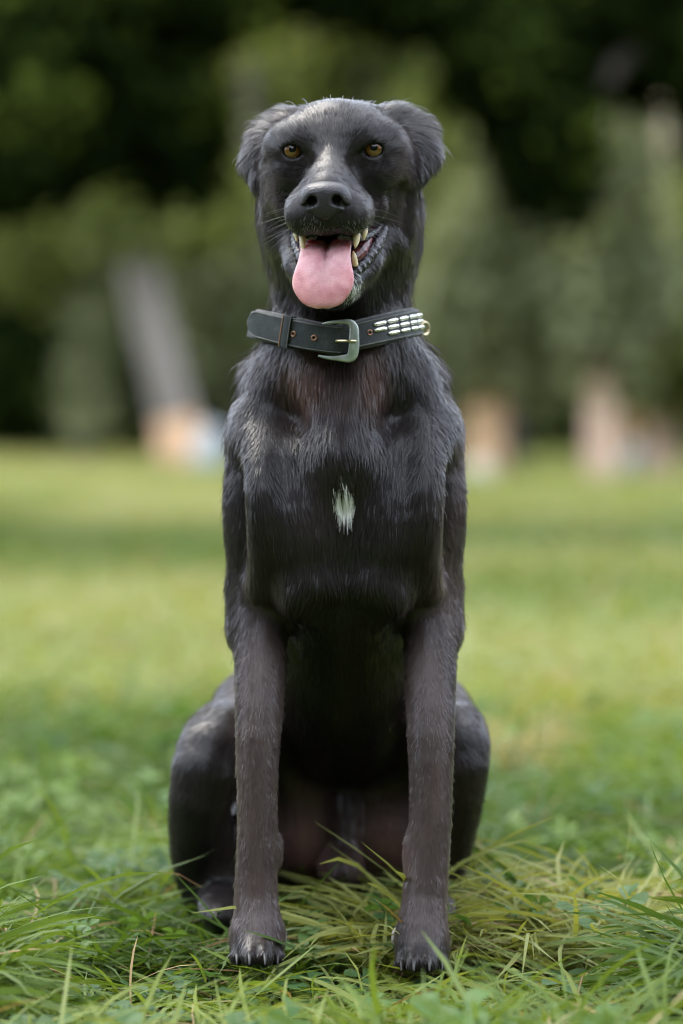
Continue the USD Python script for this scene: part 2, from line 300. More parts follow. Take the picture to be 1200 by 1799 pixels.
def trunk(pts, radii, seed, sides=14):
    p = spline(np.c_[np.array(pts), np.array(radii)], 26)
    v, f = tube(p[:, :3], np.maximum(p[:, 3], 0.01), sides)
    c = np.repeat(p[:, :3], sides, 0)
    w = 1 + 0.28 * (meshkit.fbm(v[:len(c)] * np.array([5, 5, 2.0]) + seed, 3, seed) - 0.5)
    v[:len(c)] = c + (v[:len(c)] - c) * w[:, None]
    return v, f
def tree(name, label, base, path, radii, bark, crowns, leafmat, seed, limbs=(), group=None, low_bark=None, low_top=None, category='tree', leaf=0.09, cluster=0.32, count=34, squash=(1, 1, 1), hang=0.0):
    r = rng(seed); t = thing(name, label, category, base, group)
    path = np.array(path, float); v, f = trunk(path, radii, seed)
    if low_bark is not None:
        lo = np.arange(len(v)) // 14; lo = (lo[f].max(1) <= low_top) | ((f == len(v) - 2).any(1)); lo &= ~(f == len(v) - 1).any(1)
        obj('bare_trunk_base', (v, f[lo]), low_bark, t, True, base, label='orange brown bare foot of the trunk')
        obj('trunk', (v, f[~lo]), bark, t, True, base)
    else:
        obj('trunk', (v, f), bark, t, True, base)
    for a, b, r0, r1 in limbs:
        a, b = np.array(a, float), np.array(b, float)
        obj('limb', trunk([a, (a * .5 + b * .5) + [0, 0, .12], b], [r0, (r0 + r1) / 2, r1], seed + 3, 8), bark, t, True, base)
    pts = np.vstack([blob_points(n, r, c, rad, seed=seed + i) for i, (n, c, rad) in enumerate(crowns)])
    crown(t, leafmat, pts, r, cluster, leaf, count, squash=squash, hang=hang, shift=base)
    return t
def G(px, D):           # a point of the ground under picture column px at D metres from the camera
    y_ = D - D0; x_ = (px - 600) / FPX * D
    return np.array([x_, y_, float(ground_z(np.array(x_), np.array(y_)))])
def A(px, py, D): return W(px, py, D - D0)

# the leaning tree on the left
b = G(322, 22.5); low = A(300, 690, 22.5)[2]
tree('leaning_tree', 'grey trunked tree leaning to the left with an orange brown bare foot', b,
     [b - [0, 0, .1], A(310, 740, 22.5), A(268, 570, 22.5), A(238, 420, 22.6), A(225, 250, 22.8), A(228, -100, 23), A(240, -700, 23.2)], [0.19, 0.15, 0.145, 0.13, 0.11, 0.09, 0.05], M['grey_bark'],
     [(260, A(150, -250, 23.2), (2.2, 1.6, 1.4)), (120, A(90, 420, 23.6), (0.55, .5, .38)), (90, A(330, 330, 23.8), (.5, .5, .35)), (60, A(235, 350, 22.2), (.38, .3, .26))], M['mid_leaf'], 101,
     limbs=[(A(236, 380, 22.6), A(90, 360, 23.6), .028, .012), (A(232, 330, 22.7), A(330, 300, 23.6), .03, .012)], low_bark=M['red_bark'], low_top=2)
# slender pale tree left of it
b = G(150, 23.5)
tree('slender_sapling', 'slender pale green sapling with drooping leaves left of the leaning trunk', b,
     [b - [0, 0, .1], A(152, 700, 23.5), A(160, 560, 23.5), A(170, 430, 23.5)], [.05, .04, .03, .015], M['brown_bark'],
     [(36, A(150, 690, 23.4), (.16, .14, .45)), (30, A(165, 560, 23.4), (.2, .18, .4)), (20, A(170, 470, 23.4), (.28, .2, .25))], M['pale_leaf'], 102, cluster=.16, leaf=.07, count=26, hang=1.0)
# mid green bushy tree between the trunk and the dog, and its neighbours behind the dog
for k, (px, D, cs, lab) in enumerate([
    (430, 25.5, [(80, (430, 560), (.75, .6, .8)), (50, (400, 380), (.6, .5, .5))], 'pale olive bushy tree just right of the leaning grey trunk'),
    (640, 26.5, [(80, (620, 560), (.9, .7, .9)), (34, (480, 170), (.45, .5, .5)), (30, (640, 40), (.7, .6, .35)), (24, (700, 190), (.4, .4, .45)), (50, (740, 320), (.7, .6, .7))], 'olive bushy tree growing straight behind the dog'),
]):
    b = G(px, D)
    tree('bushy_tree', lab, b, [b - [0, 0, .1], A(px - 5, 700, D), A(px + 5, 450, D), A(px, 100, D)], [.13, .11, .08, .04], M['brown_bark'],
         [(n, A(*c, D), rad) for n, c, rad in cs], M['mid_leaf' if k else 'pale_leaf'], 110 + k, leaf=.13, cluster=.30, count=34)
# reddish trunks on the right under pale drooping crowns
def red_tree(px0, px1, D, w, lab, bark, crowns, leafm, seed, top=430):
    b = G(px0, D)
    return tree('conifer', lab, b, [b - [0, 0, .1], A(px0 + (px1 - px0) * .3, 800, D), A((px0 + px1) / 2, 730, D), A(px1, top, D), A(px1, 0, D)], [w * 1.25, w, w * .95, w * .7, w * .3], bark,
                [(n, A(*c, D + dd), rad) for n, c, dd, rad in crowns], leafm, seed, cluster=.25, leaf=.11, count=24, squash=(.6, .6, 1.7), hang=1.2)
red_tree(853, 858, 19.5, .125, 'conifer with a thick orange trunk just right of the dog', M['red_bark'],
         [(150, (885, 500), -.08, (.50, .30, .52)), (60, (905, 320), -.2, (.28, .3, .45)), (60, (800, 560), .1, (.3, .3, .50))], M['pale_leaf'], 121)
red_tree(908, 905, 21.5, .055, 'conifer with a thin grey brown trunk beside the thick orange one', M['brown_bark'],
         [(110, (965, 560), -.05, (.42, .30, .38))], M['pale_leaf'], 122)
red_tree(1052, 1062, 19.0, .10, 'conifer with a pinkish trunk flaring at its foot, left of the pair', M['pink_bark'],
         [(160, (1075, 500), -.06, (.45, .30, .50)), (70, (1085, 330), -.2, (.3, .3, .5))], M['pale_leaf'], 123)
red_tree(1108, 1105, 20.8, .05, 'conifer with a slim orange trunk between two pinkish ones', M['red_bark'],
         [(90, (1110, 590), -.05, (.4, .3, .28))], M['mid_leaf'], 124)
red_tree(1165, 1160, 19.6, .095, 'conifer with a brownish pink trunk at the right edge', M['pink_bark'],
         [(150, (1170, 500), -.06, (.5, .3, .50)), (90, (1230, 600), -.1, (.5, .4, .4))], M['mid_leaf'], 125)
# small pale things at the foot of the trunks
def boulder(c, rad, seed):
    s = trimesh.creation.icosphere(3); v = s.vertices * (0.8 + 0.4 * meshkit.fbm(s.vertices * 1.6 + seed, 3, seed))[:, None] * np.array(rad)
    v[:, 2] = np.maximum(v[:, 2], -0.55 * rad[2]); return v + np.array(c), s.faces
def stone(px, py, D, rad, lab, mt, seed):
    c = A(px, py, D); b = G(px, D); c[2] = b[2] + rad[2] * .5
    t = obj('boulder', boulder(c - b, rad, seed), mt, None, True, label=lab, category='boulder')
    UsdGeom.Xformable(t).AddTranslateOp().Set(Gf.Vec3d(*map(float, b)))
stone(366, 790, 21.8, (.115, .10, .24), 'pale blue grey upright boulder at the foot of the leaning trunk', M['pale_stone'], 3)
stone(1112, 815, 20.0, (.085, .08, .17), 'small blue grey boulder between the slim and the pinkish trunks', M['pale_stone'], 5)
stone(845, 835, 18.4, (.085, .08, .13), 'whitish boulder in front of the thick orange trunk', M['pale_wood'], 6)

# two big dark trees whose boughs hang over the meadow from either side
def big_tree(px, D, lab, seed, boughs, tall=5.5):
    b = G(px, D); r = rng(seed)
    t = thing('overhanging_tree', lab, 'tree', b)
    tr = [b - [0, 0, .2], b + [0.05, 0, 1.2], b + [0.0, .1, 3.0], b + [.1, 0, tall + 1]]
    obj('trunk', trunk(tr, [.38, .30, .26, .12], seed), M['brown_bark'], t, True, b)
    top = blob_points(320, r, b + [0, 0, tall], (2.3, 2.6, 1.7), hollow=.2, seed=seed); pts = []
    for n, c, rad in boughs:
        pts.append(blob_points(n, r, c, rad, hollow=.1, lump=.5, seed=seed + len(pts)))
        a0 = b + [0, 0, 3.0]
        obj('limb', trunk([a0, (a0 + c) / 2 + [0, 0, .35], np.array(c)], [.10, .07, .025], seed + 2, 8), M['brown_bark'], t, True, b)
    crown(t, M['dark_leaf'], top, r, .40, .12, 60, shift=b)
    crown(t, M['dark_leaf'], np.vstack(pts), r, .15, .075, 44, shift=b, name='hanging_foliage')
big_tree(-700, 12.5, 'dark dense tree whose boughs hang into the top left', 141,
         [(260, A(120, 110, 12.3), (.50, .6, .44)), (150, A(10, 250, 12.0), (.42, .6, .27)), (90, A(300, -10, 12.2), (.36, .5, .17)), (90, A(300, 230, 12.4), (.22, .5, .22))])
big_tree(2050, 13.0, 'dark dense tree whose boughs hang into the top right', 142,
         [(200, A(1150, 40, 12.8), (.45, .6, .34)), (150, A(920, 130, 12.6), (.30, .6, .36)), (80, A(960, 270, 12.4), (.16, .5, .2)), (130, A(760, -20, 12.9), (.50, .5, .16)), (70, A(540, -40, 12.7), (.4, .4, .14))])
# the wood that closes the view, plus an added unseen ring round the meadow
r = rng(77)
wood = thing('woodland', 'dark far-off wood closing the view behind the meadow, plus an added unseen ring of foliage', 'woodland', (0, 25, 0), kind='stuff')
pts = []
for k in range(430):
    pts.append((r.uniform(-18, 18), r.uniform(26.0, 32.0), r.uniform(.2, 6.5) if k % 3 else r.uniform(.1, 2.5)))
for k in range(620):                      # unseen ring of foliage, added to darken what the coat reflects
    a_ = r.uniform(math.radians(40), math.radians(320)); R_ = r.uniform(13, 17) if abs(a_ - math.pi) > math.radians(62) else r.uniform(9.5, 13)
    pts.append((R_ * math.sin(a_), -2 + R_ * math.cos(a_), r.uniform(.2, 8.5 if abs(a_ - math.pi) < math.radians(62) else 2.6)))  # nearer and taller behind the camera, to keep the chest dark
pts = np.array(pts)
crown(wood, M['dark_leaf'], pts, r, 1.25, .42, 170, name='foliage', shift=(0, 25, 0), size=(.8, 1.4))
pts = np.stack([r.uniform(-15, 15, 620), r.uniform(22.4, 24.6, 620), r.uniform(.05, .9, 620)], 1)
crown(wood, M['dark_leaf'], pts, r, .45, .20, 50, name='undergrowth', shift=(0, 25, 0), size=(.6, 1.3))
for k in range(26):
    xx, yy = r.uniform(-14, 14), r.uniform(26.5, 31)
    obj('trunk', trunk([(xx, yy, -.1), (xx + r.normal(0, .1), yy, 2), (xx + r.normal(0, .2), yy, 5.5)], [.16, .13, .06], k, 8), M['brown_bark'], wood, True, (0, 25, 0))
print('trees', time.time() - T0)
# ------------------------------------------------------------------ the dog
HY = 0.03                                            # depth of the middle of the skull
HU = 0.000520
ROLL = -0.018
def H(dx, py, F):
    """A point of the head: dx to the right of its middle line, seen at height py, F forward of the skull's middle."""
    F2 = F + 0.07 * dx
    return W(593 - 22 * F / 270 + dx, py + ROLL * dx, HY - F2 * HU)

prims = []
def add(kind, k, *a, sub=False): prims.append((kind, k, a, sub))
def ball(c, rad, k=0.02, sub=False, R=None): add('e', k, np.asarray(c, float), np.asarray(rad, float), R, sub=sub)
def cone(a, b, ra, rb, k=0.02, sub=False): add('c', k, np.asarray(a, float), np.asarray(b, float), ra, rb, sub=sub)
def chain(rows, k=.016, n=14, head=False):
    p_ = np.array([[*(H(*q_[:3]) if head else B(*q_[:3])), q_[3] * (HU if head else U(q_[2]))] for q_ in rows])
    add('h', k, spline(p_, n))
def tri(a, b, c, t, k=0.01): add('t', k, *(np.asarray(x, float) for x in (a, b, c)), t)
def B(px, py, y): return W(px, py, y)
u = U(0.0)
def bball(px, py, y, rx, ry, rz, k=0.02, sub=False): ball(B(px, py, y), (rx * U(y), ry, rz * U(y)), k, sub)
def bcone(p, q, k=0.02, sub=False): cone(B(*p[:3]), B(*q[:3]), p[3] * U(p[2]), q[3] * U(q[2]), k, sub)

# trunk of the body
bcone((603, 930, .15, 160), (604, 1100, .20, 165), .04)
bcone((604, 1100, .24, 176), (605, 1290, .38, 165), .05)
bball(605, 1440, .40, 165, .14, 150, .05)
bball(604, 900, .075, 150, .078, 185, .04)            # chest front
bcone((604, 1020, .06, 92), (606, 1300, .25, 50), .05)  # keel of the chest
bcone((430, 1235, .36, 52), (425, 1260, .40, 60), .03)   # hip
bcone((770, 1240, .36, 52), (775, 1260, .40, 60), .03)
# neck
chain([(599, 385, .095, 141), (601, 450, .090, 130), (600, 540, .085, 118), (603, 590, .088, 124), (604, 680, .10, 134), (604, 770, .12, 150)], .03)
bcone((535, 610, .07, 34), (470, 715, .06, 36), .025)      # side folds of the neck
bcone((675, 610, .07, 34), (734, 705, .06, 36), .025)
bball(601, 664, .105, 172, .078, 72, .025)                    # ruff under the collar
bcone((545, 590, .045, 32), (590, 800, .000, 24), .03)
bcone((660, 590, .045, 32), (614, 800, .000, 24), .03)
bball(600, 822, .000, 36, .018, 44, .03)               # breast bone
# shoulders, upper arms
for s, cx in ((-1, 0), (1, 3)):
    X = lambda v: 604 + cx + s * v
    chain([(X(118), 725, .10, 56), (X(152), 800, .075, 50), (X(164), 890, .065, 48), (X(161), 985, .072, 44), (X(151), 1090, .082, 38)], .022)
    chain([(X(160), 735, .085, 20), (X(146), 795, .025, 27), (X(141), 880, -.002, 30), (X(140), 960, .008, 28), (X(147), 1030, .036, 24)], .025)   # front edge of the shoulder
    chain([(X(160), 765, .075, 20), (X(110), 790, .034, 24), (X(52), 818, .014, 22)], .035)
    bball(X(66), 925, .016, 66, .034, 98, .022)           # breast muscles
    bball(X(40), 1022, .010, 36, .022, 34, .016)
    bball(X(84), 1048, .020, 22, .020, 30, .03)
    bball(X(188), 1110, .09, 14, .03, 30, .02)            # elbow
bcone((604, 880, -.045, 10), (605, 1000, -.03, 10), .03, True)
# forelegs
chain([(452, 1040, .080, 50), (456, 1110, .058, 46), (457, 1200, .035, 44), (453, 1300, .012, 38.5), (452, 1400, .004, 34.5), (452, 1475, .0, 35), (450, 1545, -.002, 36.5), (452, 1625, -.012, 42)], .018)
bball(486, 1492, .018, 9, .015, 26, .016)
chain([(757, 1040, .080, 50), (757, 1110, .058, 46), (757, 1200, .035, 43.5), (757, 1300, .010, 40.5), (757, 1400, .0, 37), (754, 1480, -.004, 37), (749, 1545, -.008, 38), (742, 1630, -.022, 43)], .018)
bball(721, 1492, .012, 9, .015, 26, .016)
TOES = []
for cx, cy, y0 in ((452, 1672, -.022), (741, 1683, -.032)):
    bball(cx, cy - 18, y0 + .008, 44, .035, 32, .018)
    for j, (dx, fy, rr) in enumerate(((-34, .006, 15), (-13, -.016, 17), (13, -.016, 17), (34, .006, 15))):
        a, b_ = (cx + dx * .8, cy - 14, y0 - .002 + fy * .5, rr), (cx + dx * 1.02, cy + 10, y0 - .022 + fy, rr * .93)
        bcone(a, b_, .006); TOES.append((cx + dx * 1.05, cy + 18, y0 - .034 + fy, dx))
    for dx in (-24, 0, 24): bcone((cx + dx * .75, cy - 18, y0 - .034, 1.6), (cx + dx * 1.05, cy + 30, y0 - .046, 2.6), .007, True)
# hind legs
chain([(520, 1335, .38, 100), (430, 1300, .29, 82), (362, 1355, .185, 60), (349, 1440, .195, 53), (362, 1560, .24, 42)], .03)
bcone((376, 1585, .25, 34), (388, 1592, .17, 32), .025); bball(390, 1602, .145, 36, .04, 27, .02)
chain([(690, 1335, .38, 100), (762, 1290, .29, 78), (809, 1335, .185, 51), (800, 1420, .205, 46), (775, 1545, .25, 36)], .03)
bcone((765, 1585, .25, 32), (762, 1600, .12, 34), .025); bball(760, 1610, .085, 38, .045, 30, .02)
bcone((520, 1300, .34, 62), (470, 1480, .30, 66), .04); bcone((690, 1300, .34, 62), (720, 1470, .30, 66), .04)
bball(440, 1470, .27, 46, .06, 120, .03); bcone((606, 1420, .255, 16), (604, 1520, .245, 22), .02); bball(598, 1525, .24, 36, .035, 34, .015)

# head
E0 = len(prims)
def hball(dx, py, F, rx, ry, rz, k=.012, sub=False): ball(H(dx, py, F), (rx * HU, ry * HU, rz * HU), k, sub)
def hcone(a, b_, k=.012, sub=False): cone(H(*a[:3]), H(*b_[:3]), a[3] * HU, b_[3] * HU, k, sub)
hball(0, 272, -30, 118, 150, 96, .02)                     # skull
hball(0, 252, 60, 84, 54, 56, .024); hcone((0, 250, 50, 50), (0, 290, 92, 46), .024)                         # forehead
for s in (-1, 1):
    hball(s * 88, 292, 15, 40, 85, 62, .02)                # cheek bones
    hball(s * 92, 350, -15, 36, 72, 72, .025)              # cheeks
    hball(s * 84, 400, -25, 34, 62, 56, .03)
    hcone((s * 50, 246, 92, 20), (s * 88, 250, 66, 20), .022)   # brows
    hball(s * 60, 318, 82, 42, 50, 42, .016)               # under the eyes
    hcone((s * 42, 356, 105, 46), (s * 33, 376, 222, 39), .014)  # flews
    hcone((s * 78, 352, 66, 26), (s * 60, 375, 130, 25), .016)
hcone((0, 285, 95, 48), (0, 322, 150, 42), .018); hcone((0, 322, 150, 42), (0, 340, 232, 36), .014)   # bridge of the nose
hball(0, 378, 232, 50, 40, 34, .012)                       # front of the muzzle
hcone((0, 374, 282, 2.0), (0, 418, 266, 3.0), .006, True)  # groove under the nose
for s in (-1, 1): hcone((s * 50, 292, 136, 6), (s * 72, 345, 134, 7), .03, True); hcone((s * 72, 345, 134, 6), (s * 84, 388, 128, 5), .022, True)   # furrow beside the muzzle
for a_, b_ in (((112, 330, 62), (116, 392, 52)), ((98, 345, 84), (103, 388, 74)), ((126, 345, 30), (124, 410, 25))): hcone((*a_, 4), (*b_, 4), .016, True)   # folds of the cheek
# lower jaw
for s in (-1, 1):
    hcone((s * 74, 415, 10, 36), (s * 50, 462, 105, 26), .016); hcone((s * 50, 462, 105, 26), (s * 24, 490, 178, 25), .014)
hball(4, 497, 178, 40, 34, 26, .012)
hcone((0, 470, -20, 70), (0, 500, 110, 40), .03)
# mouth
for s in (-1, 1):
    m_ = 1 if s > 0 else .74
    hcone((s * 80 * m_, 401, 72, 10), (s * 52 * m_, 440, 150, 22), .006, True)
    hcone((s * 24, 432, 60, 26), (s * 22, 445, 290, 28), .008, True)
    hcone((s * 52 * m_, 440, 150, 22), (s * 34, 450, 260, 24), .008, True)
# eye sockets
EYES = []
def Rlid(s):
    a_ = -.08 * s; return np.array([[math.cos(a_), 0, -math.sin(a_)], [0, 1, 0], [math.sin(a_), 0, math.cos(a_)]]).T
for s in (-1, 1):
    c = H(s * 71, 265, 94); EYES.append(c)
    ball(c + np.array([0, .0004, 0]), (.0126, .0124, .0122), .006)                          # lids
    ball(c + np.array([s * .0075, .0045, .001]), (.0085, .0085, .0085), .008)
    add('e', .0018, c + np.array([0, -.009, -.0009]), np.array([.0087, .012, .0063]), Rlid(s), sub=True)
    hcone((s * 46, 274, 124, 2), (s * 57, 269, 122, 3), .006, True)       # inner corner
# ears
EARS = []
for s in (-1, 1):
    if s < 0:
        bi, bo, top, fold, tip = H(-86, 230, -45), H(-106, 266, -28), H(-112, 238, -70), H(-141, 264, -48), H(-137, 314, -6)
        e2, e3 = H(-147, 287, -30), H(-131, 246, -62)
    else:
        bi, bo, top, fold, tip = H(90, 222, -45), H(114, 266, -28), H(116, 232, -70), H(147, 260, -48), H(145, 306, -6)
        e2, e3 = H(152, 280, -30), H(138, 241, -62)
    tri(bi, bo, top, .0075, .016); tri(bo, top, e3, .007, .014); tri(bo, e3, fold, .0075, .014)
    tri(bo, fold, e2, .0065, .018); tri(bo, e2, tip, .0055, .018)
    hcone((s * 94, 226, -55, 20), (s * 108, 262, -40, 17), .025)
    EARS.append((bi, bo, top, fold, tip))

def grid_axis(a, b, cuts):
    """Grid lines from a to b whose spacing changes at the given places."""
    out = [a]
    while out[-1] < b:
        h = next(s for c, s in cuts if out[-1] < c); out.append(out[-1] + h)
    return np.array(out)
xs = grid_axis(-.20, .185, [(-.115, .0034), (.115, .0021), (9, .0034)])
ys = grid_axis(-.165, .60, [(.10, .0021), (.20, .003), (9, .006)])
zs = grid_axis(-.025, .83, [(.05, .0024), (.56, .0036), (9, .0019)])
F3 = np.full((len(xs), len(ys), len(zs)), .06, np.float32)
def evaluate(kind, a, P):
    if kind == 'e':
        c, rad, R = a; q_ = (P - c)
        if R is not None: q_ = q_ @ R
        k0 = np.linalg.norm(q_ / rad, axis=-1); k1 = np.linalg.norm(q_ / rad ** 2, axis=-1)
        return k0 * (k0 - 1) / np.maximum(k1, 1e-9)
    if kind == 'h':
        o = None
        for p, q_ in zip(a[0][:-1], a[0][1:]):
            e = evaluate('c', (p[:3], q_[:3], p[3], q_[3]), P); o = e if o is None else np.minimum(o, e)
        return o
    if kind == 'c':
        p, q_, ra, rb = a; ba = q_ - p
        h = np.clip(((P - p) @ ba) / max(ba @ ba, 1e-12), 0, 1)
        return np.linalg.norm(P - p - h[..., None] * ba, axis=-1) - (ra + (rb - ra) * h)
    p0, p1, p2, t = a
    ba, cb, ac = p1 - p0, p2 - p1, p0 - p2; pa, pb, pc = P - p0, P - p1, P - p2; nor = np.cross(ba, ac)
    def seg(e, w): return w - e * np.clip((w @ e) / (e @ e), 0, 1)[..., None]
    ins = (np.sign(pa @ np.cross(ba, nor)) + np.sign(pb @ np.cross(cb, nor)) + np.sign(pc @ np.cross(ac, nor))) >= 2
    e = np.minimum(np.minimum((seg(ba, pa) ** 2).sum(-1), (seg(cb, pb) ** 2).sum(-1)), (seg(ac, pc) ** 2).sum(-1))
    return np.sqrt(np.where(ins, (pa @ nor) ** 2 / (nor @ nor), e)) - t
def bounds(kind, a):
    if kind == 'e': return a[0] - a[1].max(), a[0] + a[1].max()
    if kind == 'h': return (a[0][:, :3] - a[0][:, 3:]).min(0), (a[0][:, :3] + a[0][:, 3:]).max(0)
    if kind == 'c': r_ = max(a[2], a[3]); return np.minimum(a[0], a[1]) - r_, np.maximum(a[0], a[1]) + r_
    pts_ = np.array(a[:3]); return pts_.min(0) - a[3], pts_.max(0) + a[3]
for kind, k, a, sub in [p for p in prims if not p[3]] + [p for p in prims if p[3]]:
    lo, hi = bounds(kind, a); m = 2.2 * max(k, .012) + .012
    s_ = [slice(max(np.searchsorted(ax, l - m) - 1, 0), np.searchsorted(ax, h + m) + 1) for ax, l, h in zip((xs, ys, zs), lo, hi)]
    P = np.stack(np.meshgrid(xs[s_[0]], ys[s_[1]], zs[s_[2]], indexing='ij'), -1)
    d = evaluate(kind, a, P).astype(np.float32); f = F3[s_[0], s_[1], s_[2]]
    if sub:
        d = -d; h = np.maximum(k - np.abs(d - f), 0) / k; F3[s_[0], s_[1], s_[2]] = np.maximum(d, f) + h * h * k * .25
    else:
        h = np.maximum(k - np.abs(d - f), 0) / k; F3[s_[0], s_[1], s_[2]] = np.minimum(d, f) - h * h * k * .25
def surface_nets(F3, xs, ys, zs):
    s = F3 < 0; acc = np.zeros(tuple(n - 1 for n in F3.shape) + (4,), np.float32) if False else None
    c = np.zeros(tuple(n - 1 for n in F3.shape), np.int8)
    for i, j, k in np.ndindex(2, 2, 2): c += s[i:s.shape[0] - 1 + i, j:s.shape[1] - 1 + j, k:s.shape[2] - 1 + k]
    act = np.argwhere((c > 0) & (c < 8)); idx = np.full(c.shape, -1, np.int32); idx[tuple(act.T)] = np.arange(len(act))
    ax = (xs, ys, zs); sm, n = np.zeros((len(act), 3)), np.zeros(len(act))
    cor = list(np.ndindex(2, 2, 2))
    for p in cor:
        for d in range(3):
            if p[d]: continue
            q_ = list(p); q_[d] = 1
            a, b_ = act + p, act + q_
            fa, fb = F3[tuple(a.T)], F3[tuple(b_.T)]; x = (fa < 0) != (fb < 0)
            t = np.where(x, fa / np.where(fa == fb, 1, fa - fb), 0)
            pa = np.stack([ax[e][a[:, e]] for e in range(3)], 1); pb = np.stack([ax[e][b_[:, e]] for e in range(3)], 1)
            sm += np.where(x[:, None], pa + (pb - pa) * t[:, None], 0); n += x
    v = sm / n[:, None]; faces = []
    for d in range(3):
        e1, e2 = [(1, 2), (2, 0), (0, 1)][d]
        sl = [slice(1, -1)] * 3; sl[d] = slice(0, -1); sh = list(sl); sh[d] = slice(1, None)
        a, b_ = s[tuple(sl)], s[tuple(sh)]
        at = np.argwhere(a != b_); off = np.array([1, 1, 1]); off[d] = 0; at = at + off
        o1, o2 = np.zeros(3, int), np.zeros(3, int); o1[e1] = 1; o2[e2] = 1
        q_ = np.stack([idx[tuple((at - o1 - o2).T)], idx[tuple((at - o2).T)], idx[tuple(at.T)], idx[tuple((at - o1).T)]], 1)
        flip = ~s[tuple(at.T)]
        q_[flip] = q_[flip][:, ::-1]; faces.append(q_)
    return v, np.vstack(faces)
SV, SQ = surface_nets(F3, xs, ys, zs)
SF = np.vstack([SQ[:, [0, 1, 2]], SQ[:, [0, 2, 3]]])
skin = trimesh.Trimesh(SV, SF, process=False)
trimesh.smoothing.filter_taubin(skin, lamb=.5, nu=.52, iterations=6)
comp = trimesh.graph.connected_component_labels(skin.face_adjacency, node_count=len(skin.faces))
keepf = comp == np.bincount(comp).argmax()
skin.update_faces(keepf); skin.remove_unreferenced_vertices()
print('skin', len(skin.vertices), len(skin.faces), time.time() - T0)

M['skin'] = usdkit.material(stage, L + 'dark_skin_look', {
    'c': ('attribute', {'attribute': 'coat_color'}), 'p': ('principled_bsdf', {'roughness': .42, 'specular_ior_level': .35})}, [('c.color', 'p.base_color')], surface='p.BSDF')
dog_at = np.array([0, .12, 0.0])
dog = thing('dog', 'sitting black short haired dog with open mouth and pink tongue facing the viewer', 'dog', dog_at)
obj('body', skin, M['skin'], dog, True, dog_at)
#HAIR#
# ------------------------------------------------------------------ the dog's coat
def mat_hair(name, color, rough=.34, strand=.35, spec=.5):
    """Short sleek hairs: most of the sheen follows the lie of the coat, the rest each strand."""
    return usdkit.material(stage, L + name, {
        'n': ('attribute', {'attribute': 'coat_normal'}), 'c': ('attribute', {'attribute': 'coat_color'}), 'p': ('principled_bsdf', {'base_color': color or (0, 0, 0), 'roughness': rough, 'specular_ior_level': spec}),
        'h': ('principled_hair_bsdf', {'model': 'Chiang', 'parametrization': 'Direct coloring', 'color': color or (0, 0, 0), 'roughness': .3, 'radial_roughness': .4, 'random_roughness': .3, 'ior': 1.45, 'offset': math.radians(2.5)}),
        'm': ('mix_closure', {'fac': strand})}, [('n.vector', 'p.normal'), ('p.BSDF', 'm.closure1'), ('h.BSDF', 'm.closure2')] + ([] if color else [('c.color', 'p.base_color'), ('c.color', 'h.color')]), surface='m.closure')
M['fur'] = mat_hair('coat_look', None, .27, .08, .36)
M['white_hair'] = mat_hair('white_tuft_look', (.82, .81, .78), .5, .3, .3)
M['grey_hair'] = mat_hair('grey_muzzle_look', (.26, .26, .26), .5, .3, .3)
GD = []      # place, direction the hair lies in, length (mm), lift (degrees)
def gd(p, d, ln, lift=16): GD.append((np.asarray(p), unit(np.array(d, float)), ln, lift))
gd(H(0, 330, 240), (0, .8, .6), 3.5, 10); gd(H(0, 290, 140), (0, .8, .6), 4.5, 12); gd(H(0, 240, 120), (0, .6, .8), 6); gd(H(0, 190, 20), (0, 1, .1), 7); gd(H(0, 180, -90), (0, 1, -.3), 9)
gd(H(0, 395, 262), (0, .3, -1), 3.5); gd(H(0, 505, 215), (0, .35, -1), 9, 28); gd(H(0, 520, 150), (0, .7, -.8), 10, 20)
